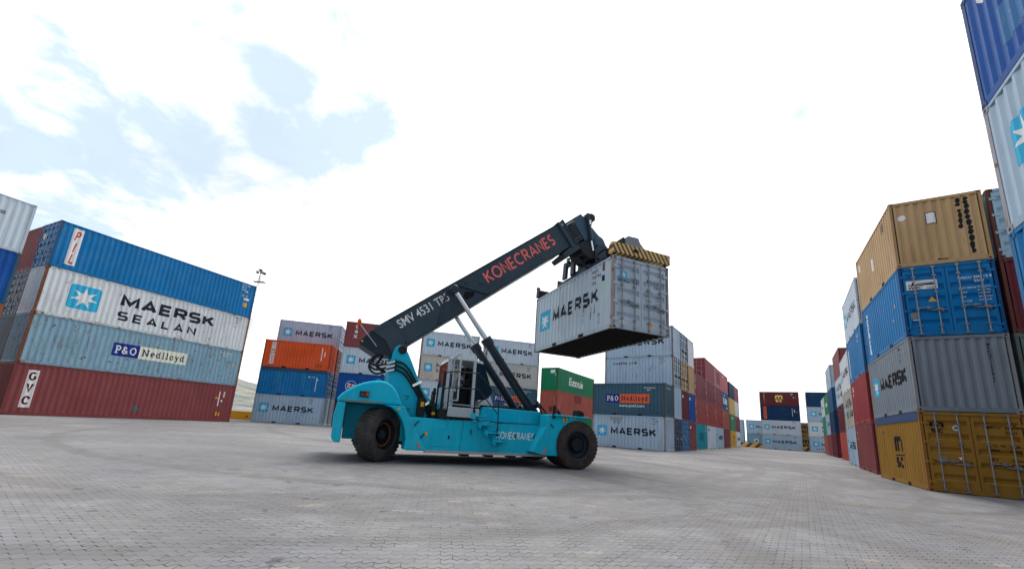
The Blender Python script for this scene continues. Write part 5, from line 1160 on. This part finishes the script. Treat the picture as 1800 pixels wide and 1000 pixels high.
smallplates(c, 'side', [(5.42, 2.2, .1, .3, lettering((.13, .09, .07), .5)), (5.40, 1.82, .12, .22, M_NAVY)])
emblem(c, 'end1', .31, 1.80, .30); mark(c, 'end1', [(move2d(stroke_text("MAERSK", .085, .2, .2, GL, .8)[:2], .22, 1.68), 0)], [M_NAVY]); smallplates(c, 'end1', [(.90, 1.68, .15, .22, lettering((.10, .15, .26), .2)), (.92, 1.78, .1, .05, M_WHITE)])
codes(c, 'end1', 1.46, 1.86, ["MSKU"], .15); codes(c, 'end1', 1.78, 1.86, ["728 398 4", "2261"], .15); codes(c, 'end1', 1.40, 1.48, ["MAX GROSS", "TARE", "PAYLOAD", "CUBE"], .07, None, 2.3); codes(c, 'end1', 1.84, 1.48, ["30 480 KG", "67 200 LB", "2 280 KG", "28 200 KG", "33.1 CU.M"], .07, None, 1.9)
smallplates(c, 'end1', [(.22, .78, .22, .20, lettering((.5, .5, .48), .3)), (.30, .22, .2, .12, M_CREAM), (1.50, .26, .22, .12, M_YEL), (2.10, .34, .08, .05, M_WHITE)]); mark(c, 'end1', [(poly2d(arc(2.24, .33, .06, .06, 0, 360, 12)[:-1]), 0), (poly2d(arc(2.24, .33, .035, .035, 0, 360, 12)[:-1], .001), 1)], [M_RED, M_WHITE], "round_sticker")
mark(c, 'end1', [(move2d(font_text("?", .16, .03)[:2], .92, 1.48), 0)], [lettering((.15, .75, .1), .1)], "paint_mark"); codes(c, 'end1', .72, .88, ["swap no."], .09, lettering((.04, .2, .18), .2))

# ------------------------------------------------------------------ the driver
def skin_body(name, pts, edges, radii, mat, parent, root=0, sub=1):
    me = bpy.data.meshes.new(name); me.from_pydata(pts, edges, [])
    o = bpy.data.objects.new(name, me); COL.objects.link(o); me.materials.append(mat)
    if parent: o.parent = parent
    sk = o.modifiers.new("skin", 'SKIN')
    sv = me.skin_vertices[0].data if me.skin_vertices else None
    if sv is None:
        bm = bmesh.new(); bm.from_mesh(me); lay = bm.verts.layers.skin.verify(); bm.to_mesh(me); bm.free(); sv = me.skin_vertices[0].data
    for i, r in enumerate(radii): sv[i].radius = (r, r) if not isinstance(r, tuple) else r
    sv[root].use_root = True
    sk.use_smooth_shade = True
    ss = o.modifiers.new("sub", 'SUBSURF'); ss.levels = sub; ss.render_levels = sub
    return o
SKIN = flat("dark_skin", rgb(74, 48, 38), .5, 0, .1); HAIR = flat("black_hair", (.008, .007, .007), .8)
def checked():
    m, t, b = newmat("checked_shirt"); tcn = t.nodes.new('ShaderNodeTexCoord'); sp_ = t.nodes.new('ShaderNodeSeparateXYZ'); t.links.new(tcn.outputs['Object'], sp_.inputs[0])
    def st(i, per, lo): return mth(t, 'LESS_THAN', mth(t, 'FRACT', mth(t, 'MULTIPLY', sp_.outputs[i], per)), lo)
    a = mth(t, 'ADD', mth(t, 'ADD', st(0, 11, .5), st(2, 11, .5)), st(1, 11, .5))
    c = mixc(t, mth(t, 'MULTIPLY', a, .33, clamp=True), rgb(232, 238, 244), rgb(70, 104, 156)); t.links.new(c, b.inputs['Base Color']); b.inputs['Roughness'].default_value = .9
    return m
SHIRT = checked(); TROU = flat("dark_trousers", (.012, .013, .018), .9)
pw = Vector((CX, CY, 0)) + Matrix.Rotation(PSI, 3, 'Z') @ Vector((-3.52, -.04, 2.2))
per = empty("person", pw, PSI, "driver in a blue checked shirt sitting in the turquoise machine's cab, hands forward", "person")
body_pts = [(0, 0, .06), (.0, 0, .22), (.02, 0, .38), (.02, 0, .50), (.03, 0, .57), (.06, 0, .68), (.07, 0, .76),
            (.0, .16, .46), (.12, .20, .26), (.30, .14, .22),
            (.0, -.16, .46), (.10, -.21, .26), (.29, -.14, .24),
            (.06, .09, .03), (.42, .10, .05), (.46, .10, -.36), (.58, .10, -.40),
            (.06, -.09, .03), (.42, -.10, .05), (.46, -.10, -.36), (.58, -.10, -.40)]
body_e = [(0, 1), (1, 2), (2, 3), (3, 4), (4, 5), (5, 6), (2, 7), (7, 8), (8, 9), (2, 10), (10, 11), (11, 12), (0, 13), (13, 14), (14, 15), (15, 16), (0, 17), (17, 18), (18, 19), (19, 20)]
body_r = [.13, .12, .13, .06, .05, .095, .075, .065, .045, .03, .065, .045, .03, .09, .065, .045, .04, .09, .065, .045, .04]
skin_body("body", body_pts, body_e, body_r, SKIN, per, 0, 2)
# hands, five fingers closed over the wheel
for sy in (1, -1):
    hand_y = .14 * sy; hz = .22 if sy > 0 else .24
    hp_ = [(.28, hand_y, hz), (.35, hand_y, hz + .005)]; he = [(0, 1)]; hr_ = [.026, .034]
    for f in range(4):
        yy = hand_y + (f - 1.5) * .019; k0 = len(hp_); ln = (.9, 1.0, .95, .75)[f]
        hp_ += [(.375, yy, hz + .012), (.375 + .03 * ln, yy, hz - .002), (.375 + .035 * ln, yy, hz - .03 * ln)]; he += [(1, k0), (k0, k0 + 1), (k0 + 1, k0 + 2)]; hr_ += [.011, .009, .008]
    k0 = len(hp_); hp_ += [(.335, hand_y - .035 * sy, hz - .01), (.365, hand_y - .045 * sy, hz - .03)]; he += [(0, k0), (k0, k0 + 1)]; hr_ += [.012, .009]
    skin_body("hand", hp_, he, hr_, SKIN, per, 0, 1)
skin_body("shirt", [(0, 0, .08), (.0, 0, .22), (.02, 0, .38), (.02, 0, .49), (.0, .165, .46), (.07, .195, .34), (.0, -.165, .46), (.06, -.20, .34)], [(0, 1), (1, 2), (2, 3), (2, 4), (4, 5), (2, 6), (6, 7)], [.145, .135, .15, .085, .082, .066, .082, .066], SHIRT, per, 0, 2)
skin_body("trousers", [(.02, 0, .05), (.07, .09, .03), (.42, .10, .05), (.46, .10, -.34), (.07, -.09, .03), (.42, -.10, .05), (.46, -.10, -.34)], [(0, 1), (1, 2), (2, 3), (0, 4), (4, 5), (5, 6)], [.14, .10, .078, .06, .10, .078, .06], TROU, per, 0, 2)
b = MB()
for i in range(7):
    ph = math.pi / 2 * i / 6; 
b.lathe([(.105, -.02), (.108, .03), (.095, .07), (.06, .10), (0, .112)], (.055, 0, .72), 'z', 16); b.build("hair", HAIR, per, smooth=True)
b = MB(); b.lathe([(0, 0), (.018, .01), (.022, .03), (0, .05)], (.155, 0, .66), 'z', 8)
for sy in (-1, 1):
    b.lathe([(0, -.012), (.028, -.008), (.028, .008), (0, .012)], (.045, .098 * sy, .69), 'y', 10)
b.build("face_features", SKIN, per, smooth=True)
b = MB()
for sy in (-1, 1): b.lathe([(0, -.012), (.012, 0), (0, .012)], (.145, .036 * sy, .71), 'z', 8)
b.build("eye", flat("eye_white", (.6, .6, .58), .3), per, smooth=True)
b = MB(); b.box(.148, .155, -.03, .03, .625, .635); b.build("mouth", flat("lips", rgb(70, 36, 34), .5), per)

# ------------------------------------------------------------------ yard furniture
barr_mat = stripes("barrier_stripes", rgb(196, 140, 40), (.025, .025, .026), 1.5, (1, 0, -1.0), .42, .25)
def barrier(u0, u1, v, label):
    p = stack_xy(hx, hy, hw, u0, v); e = empty("concrete_barrier", (p[0], p[1], 0), hw, label, "barrier", "striped concrete barriers at the far end of the lane")
    b = MB(); b.prism([(0, 0), (.55, 0), (.50, .22), (.34, .80), (.21, .80), (.05, .22)], 0, u1 - u0, 'x'); b.build("barrier_body", barr_mat, e, bevel=.02)
    b = MB(); n = int((u1 - u0) / 1.5) or 1
    for i in range(n): x = (u1 - u0) * (i + .5) / n; b.box(x - .12, x + .12, -.004, .05, .001, .07)
    b.build("drain_slot", M_HOLE, e)
barrier(-12, -.05, 1.6, "long yellow and black striped barrier left of the middle far stack"); barrier(6.10, 7.05, .35, "short yellow and black striped barrier piece between the two far stacks")
p0 = Vector((-38.0, 40.5, 0)); p1 = Vector((-22.6, 42.6, 0))
yl = math.atan2(p1.y - p0.y, p1.x - p0.x)
e = empty("yellow_barrier_wall", p0, yl, "low yellow concrete wall with round drain holes between the left stacks", "barrier wall")
ln = (p1 - p0).length
b = MB(); b.prism([(0, 0), (.5, 0), (.46, .25), (.32, .84), (.18, .84), (.04, .25)], 0, ln, 'x'); b.build("wall_body", paint(rgb(214, 150, 24), .12, .3, .5, .7), e, bevel=.02)
b = MB()
for i in range(6): b.add([(2.0 + i * 2.4 + .10 * math.cos(a), -.003 + .001 * 0 + .0, .0) if False else (2.0 + i * 2.4 + .11 * math.cos(a), .045 + .0, .30 + .11 * math.sin(a)) for a in [2 * math.pi * q / 12 for q in range(12)]], [tuple(range(12))])
b.build("drain_hole", M_HOLE, e)

# floodlight mast
fx, fy = -46.0, 69.0
e = empty("floodlight_mast", (fx, fy, 0), 0, "tall slender white lattice mast with floodlights beside the left stack", "light mast")
mh = 25.3; MWH = flat("white_steel", (.66, .67, .70), .5, 0, .15)
b = MB()
for k in range(3):
    a = 2 * math.pi * k / 3; b.tube([(.55 * math.cos(a), .55 * math.sin(a), 0), (.16 * math.cos(a), .16 * math.sin(a), mh - 1.6)], .028, 5)
nl = 24
for i in range(nl):
    z = (mh - 2.0) * i / nl; z2 = (mh - 2.0) * (i + 1) / nl; r0 = .55 - .39 * z / mh; r1 = .55 - .39 * z2 / mh
    for k in range(3):
        a = 2 * math.pi * k / 3; a2 = 2 * math.pi * (k + 1) / 3; b.tube([(r0 * math.cos(a), r0 * math.sin(a), z), (r1 * math.cos(a2), r1 * math.sin(a2), z2)], .012, 4)
b.build("lattice_tower", MWH, e)
b = MB()
for i in range(7):
    z = 4 + i * 3.1; b.tube([(-.75, 0, z), (.2, 0, z)], .02, 4)
b.build("climbing_bracket", M_DARK, e)
b = MB(); b.box(-.9, 1.1, -.35, .35, mh - 2.05, mh - 1.97); b.tube([(0, 0, mh - 2), (0, 0, mh + .2)], .06, 8)
for k in (-.3, .3): b.tube([(k, 0, mh - 2), (0, 0, mh - .6)], .03, 5)
b.build("lamp_platform", flat("grey_steel", (.16, .17, .18), .5), e)
for (x, z, a) in ((-.55, -.15, .5), (-.1, .25, -.2), (.35, -.2, .2), (.7, -.35, -.5)):
    b = MB(); b.prism([(-.25, -.17), (.21, -.22), (.26, .12), (-.20, .19)], -.2, .2); b.box(-.17, .17, -.215, -.2, -.13, .10, 1); l_ = b.build("floodlight", [M_DARK, flat("lamp_glass", (.35, .38, .42), .15)], e, loc=(x, 0, mh + z), rz=a)
    b = MB(); b.tube([(0, 0, -.3), (-x * .4, 0, -.7)], .035, 5); b.build("lamp_bracket", M_DARK, l_)

# ------------------------------------------------------------------ ground and hills
def ground_mat():
    m, t, b = newmat("zigzag_concrete_pavers")
    tcn = t.nodes.new('ShaderNodeTexCoord'); mp = t.nodes.new('ShaderNodeMapping'); mp.inputs['Rotation'].default_value = (0, 0, R(-9)); t.links.new(tcn.outputs['Object'], mp.inputs[0])
    s_ = t.nodes.new('ShaderNodeSeparateXYZ'); t.links.new(mp.outputs[0], s_.inputs[0]); X, Y = s_.outputs[0], s_.outputs[1]
    bw, bh = .225, .1125
    # rows of wavy stones: row boundaries zigzag along x; cross joints zigzag along y
    wob = noise(t, tcn.outputs['Object'], 1.7, 3, .5)
    zx = mth(t, 'MULTIPLY', mth(t, 'SUBTRACT', mth(t, 'PINGPONG', mth(t, 'ADD', X, mth(t, 'MULTIPLY', wob, .03)), bw / 4), bw / 8), .85)
    yy = mth(t, 'DIVIDE', mth(t, 'ADD', Y, zx), bh)
    row = mth(t, 'FLOOR', yy); fy_ = mth(t, 'FRACT', yy)
    xo = mth(t, 'ADD', mth(t, 'DIVIDE', X, bw), mth(t, 'MULTIPLY', row, .5)); colm = mth(t, 'FLOOR', xo); fx_ = mth(t, 'FRACT', xo)
    dy = mth(t, 'MULTIPLY', mth(t, 'MINIMUM', fy_, mth(t, 'SUBTRACT', 1.0, fy_)), bh); dx = mth(t, 'MULTIPLY', mth(t, 'MINIMUM', fx_, mth(t, 'SUBTRACT', 1.0, fx_)), bw)
    dmin = mth(t, 'MINIMUM', dy, mth(t, 'ADD', mth(t, 'MULTIPLY', dx, 1.0), .0036))
    jn = noise(t, tcn.outputs['Object'], 3.0, 5, .6)
    joint = mth(t, 'MULTIPLY', mth(t, 'SUBTRACT', 1.0, smooth(t, dmin, .002, .0105)), mth(t, 'ADD', .25, mth(t, 'MULTIPLY', smooth(t, jn, .38, .66), .85)))
    cid = t.nodes.new('ShaderNodeCombineXYZ'); t.links.new(row, cid.inputs[0]); t.links.new(colm, cid.inputs[1])
    wn = t.nodes.new('ShaderNodeTexWhiteNoise'); t.links.new(cid.outputs[0], wn.inputs['Vector'])
    O = tcn.outputs['Object']
    f1 = noise(t, O, .16, 6, .6, dist=.6); f2 = noise(t, O, .9, 6, .62); f3 = noise(t, O, 14, 5, .7); f4 = noise(t, O, .5, 5, .6, stretch=(.18, 1.2, 1))
    base = mixc(t, smooth(t, f1, .33, .68), rgb(108, 108, 110), rgb(134, 133, 133))
    base = mixc(t, mth(t, 'MULTIPLY', smooth(t, f2, .42, .68), .55), base, rgb(120, 123, 130))
    tone = mth(t, 'ADD', .90, mth(t, 'MULTIPLY', wn.outputs['Value'], .17))
    gg = t.nodes.new('ShaderNodeCombineXYZ')
    for i in range(3): t.links.new(tone, gg.inputs[i])
    base = mixc(t, 1.0, base, gg.outputs[0], 'MULTIPLY')
    tint = smooth(t, wn.outputs['Value'], .975, .99)
    base = mixc(t, mth(t, 'MULTIPLY', tint, .15), base, rgb(176, 164, 142))
    base = mixc(t, mth(t, 'MULTIPLY', smooth(t, f3, .50, .74), .5), base, rgb(108, 106, 108))
    base = mixc(t, mth(t, 'MULTIPLY', smooth(t, f4, .50, .70), .5), base, rgb(112, 106, 100))      # tyre dirt
    # oil and rubber swept in curving wheel tracks
    def track(cx, cy, rad, wdt, amt):
        vd = t.nodes.new('ShaderNodeVectorMath'); vd.operation = 'DISTANCE'; t.links.new(O, vd.inputs[0]); vd.inputs[1].default_value = (cx, cy, 0)
        d = mth(t, 'ABSOLUTE', mth(t, 'SUBTRACT', mth(t, 'ADD', vd.outputs['Value'], mth(t, 'MULTIPLY', f2, .5)), rad))
        return mth(t, 'MULTIPLY', mth(t, 'SUBTRACT', 1.0, smooth(t, d, wdt * .3, wdt)), amt)
    tr = None
    for a in ((-14, 34, 30, .35, .4), (-14, 34, 32.4, .35, .38), (22, 2, 17.5, .4, .38), (22, 2, 19.6, .4, .4), (-2, 24, 16.5, .3, .4), (-2, 24, 18.7, .3, .38), (9, 15, 6.2, .28, .55), (9, 15, 8.0, .28, .45), (-30, -8, 38, .5, .35), (-30, -8, 40.6, .5, .35), (8, 40, 27, .5, .35), (40, 30, 34, .5, .3), (40, 30, 36.2, .5, .35)):
        q = track(*a); tr = q if tr is None else mth(t, 'MAXIMUM', tr, q)
    base = mixc(t, mth(t, 'MULTIPLY', mth(t, 'MULTIPLY', tr, .75), smooth(t, f1, .26, .52), clamp=True), base, rgb(84, 81, 80))
    sp_ = noise(t, O, 2.3, 3, .5); base = mixc(t, mth(t, 'MULTIPLY', smooth(t, sp_, .66, .71), .6), base, rgb(72, 72, 76))
    base = mixc(t, mth(t, 'MULTIPLY', joint, .92), base, rgb(52, 50, 50))
    t.links.new(base, b.inputs['Base Color']); b.inputs['Roughness'].default_value = .9; b.inputs['Specular IOR Level'].default_value = .12
    bp = t.nodes.new('ShaderNodeBump'); bp.inputs['Strength'].default_value = .6; bp.inputs['Distance'].default_value = .006
    hgt = mth(t, 'ADD', mth(t, 'MULTIPLY', joint, -1.0), mth(t, 'ADD', mth(t, 'MULTIPLY', f3, .5), mth(t, 'MULTIPLY', wn.outputs['Value'], .5)))
    t.links.new(hgt, bp.inputs['Height']); t.links.new(bp.outputs[0], b.inputs['Normal'])
    return m
b = MB(); S_ = 2500
b.add([(-S_, -S_, 0), (S_, -S_, 0), (S_, S_, 0), (-S_, S_, 0)], [(0, 1, 2, 3)]); g = b.build("ground", ground_mat()); g['kind'] = 'structure'
# distant hills
def hill_mat():
    m, t, b = newmat("scrub_hillside")
    tcn = t.nodes.new('ShaderNodeTexCoord'); f = noise(t, tcn.outputs['Object'], .03, 7, .68); f2 = noise(t, tcn.outputs['Object'], .16, 6, .7)
    c = mixc(t, smooth(t, f, .40, .62), rgb(84, 100, 98), rgb(140, 134, 122)); c = mixc(t, mth(t, 'MULTIPLY', smooth(t, f2, .5, .65), .6), c, rgb(66, 86, 82))  # bluish greens put faint distance haze into the scrub colour
    t.links.new(c, b.inputs['Base Color']); b.inputs['Roughness'].default_value = .95
    return m
rr = random.Random(11); b = MB(); nx, ny = 90, 14; vs_ = []
for j in range(ny):
    for i in range(nx):
        an = R(-80 + 150 * i / (nx - 1)); d = 380 + 60 * j
        prof = math.sin(math.pi * min(1, j / (ny - 1) * 1.05)) if j else 0
        hgt = prof * (52 + 14 * math.sin(i * .31 + 1.3) + 8 * math.sin(i * .83) + rr.uniform(-2, 2))
        if an > R(-20): hgt *= max(0, 1 - (an - R(-20)) / R(10))
        vs_.append((d * math.sin(an), d * math.cos(an), hgt - .5))
b.add(vs_, [(j * nx + i, j * nx + i + 1, (j + 1) * nx + i + 1, (j + 1) * nx + i) for j in range(ny - 1) for i in range(nx - 1)])
hl_ = b.build("hills", hill_mat(), smooth=True); hl_['kind'] = 'structure'
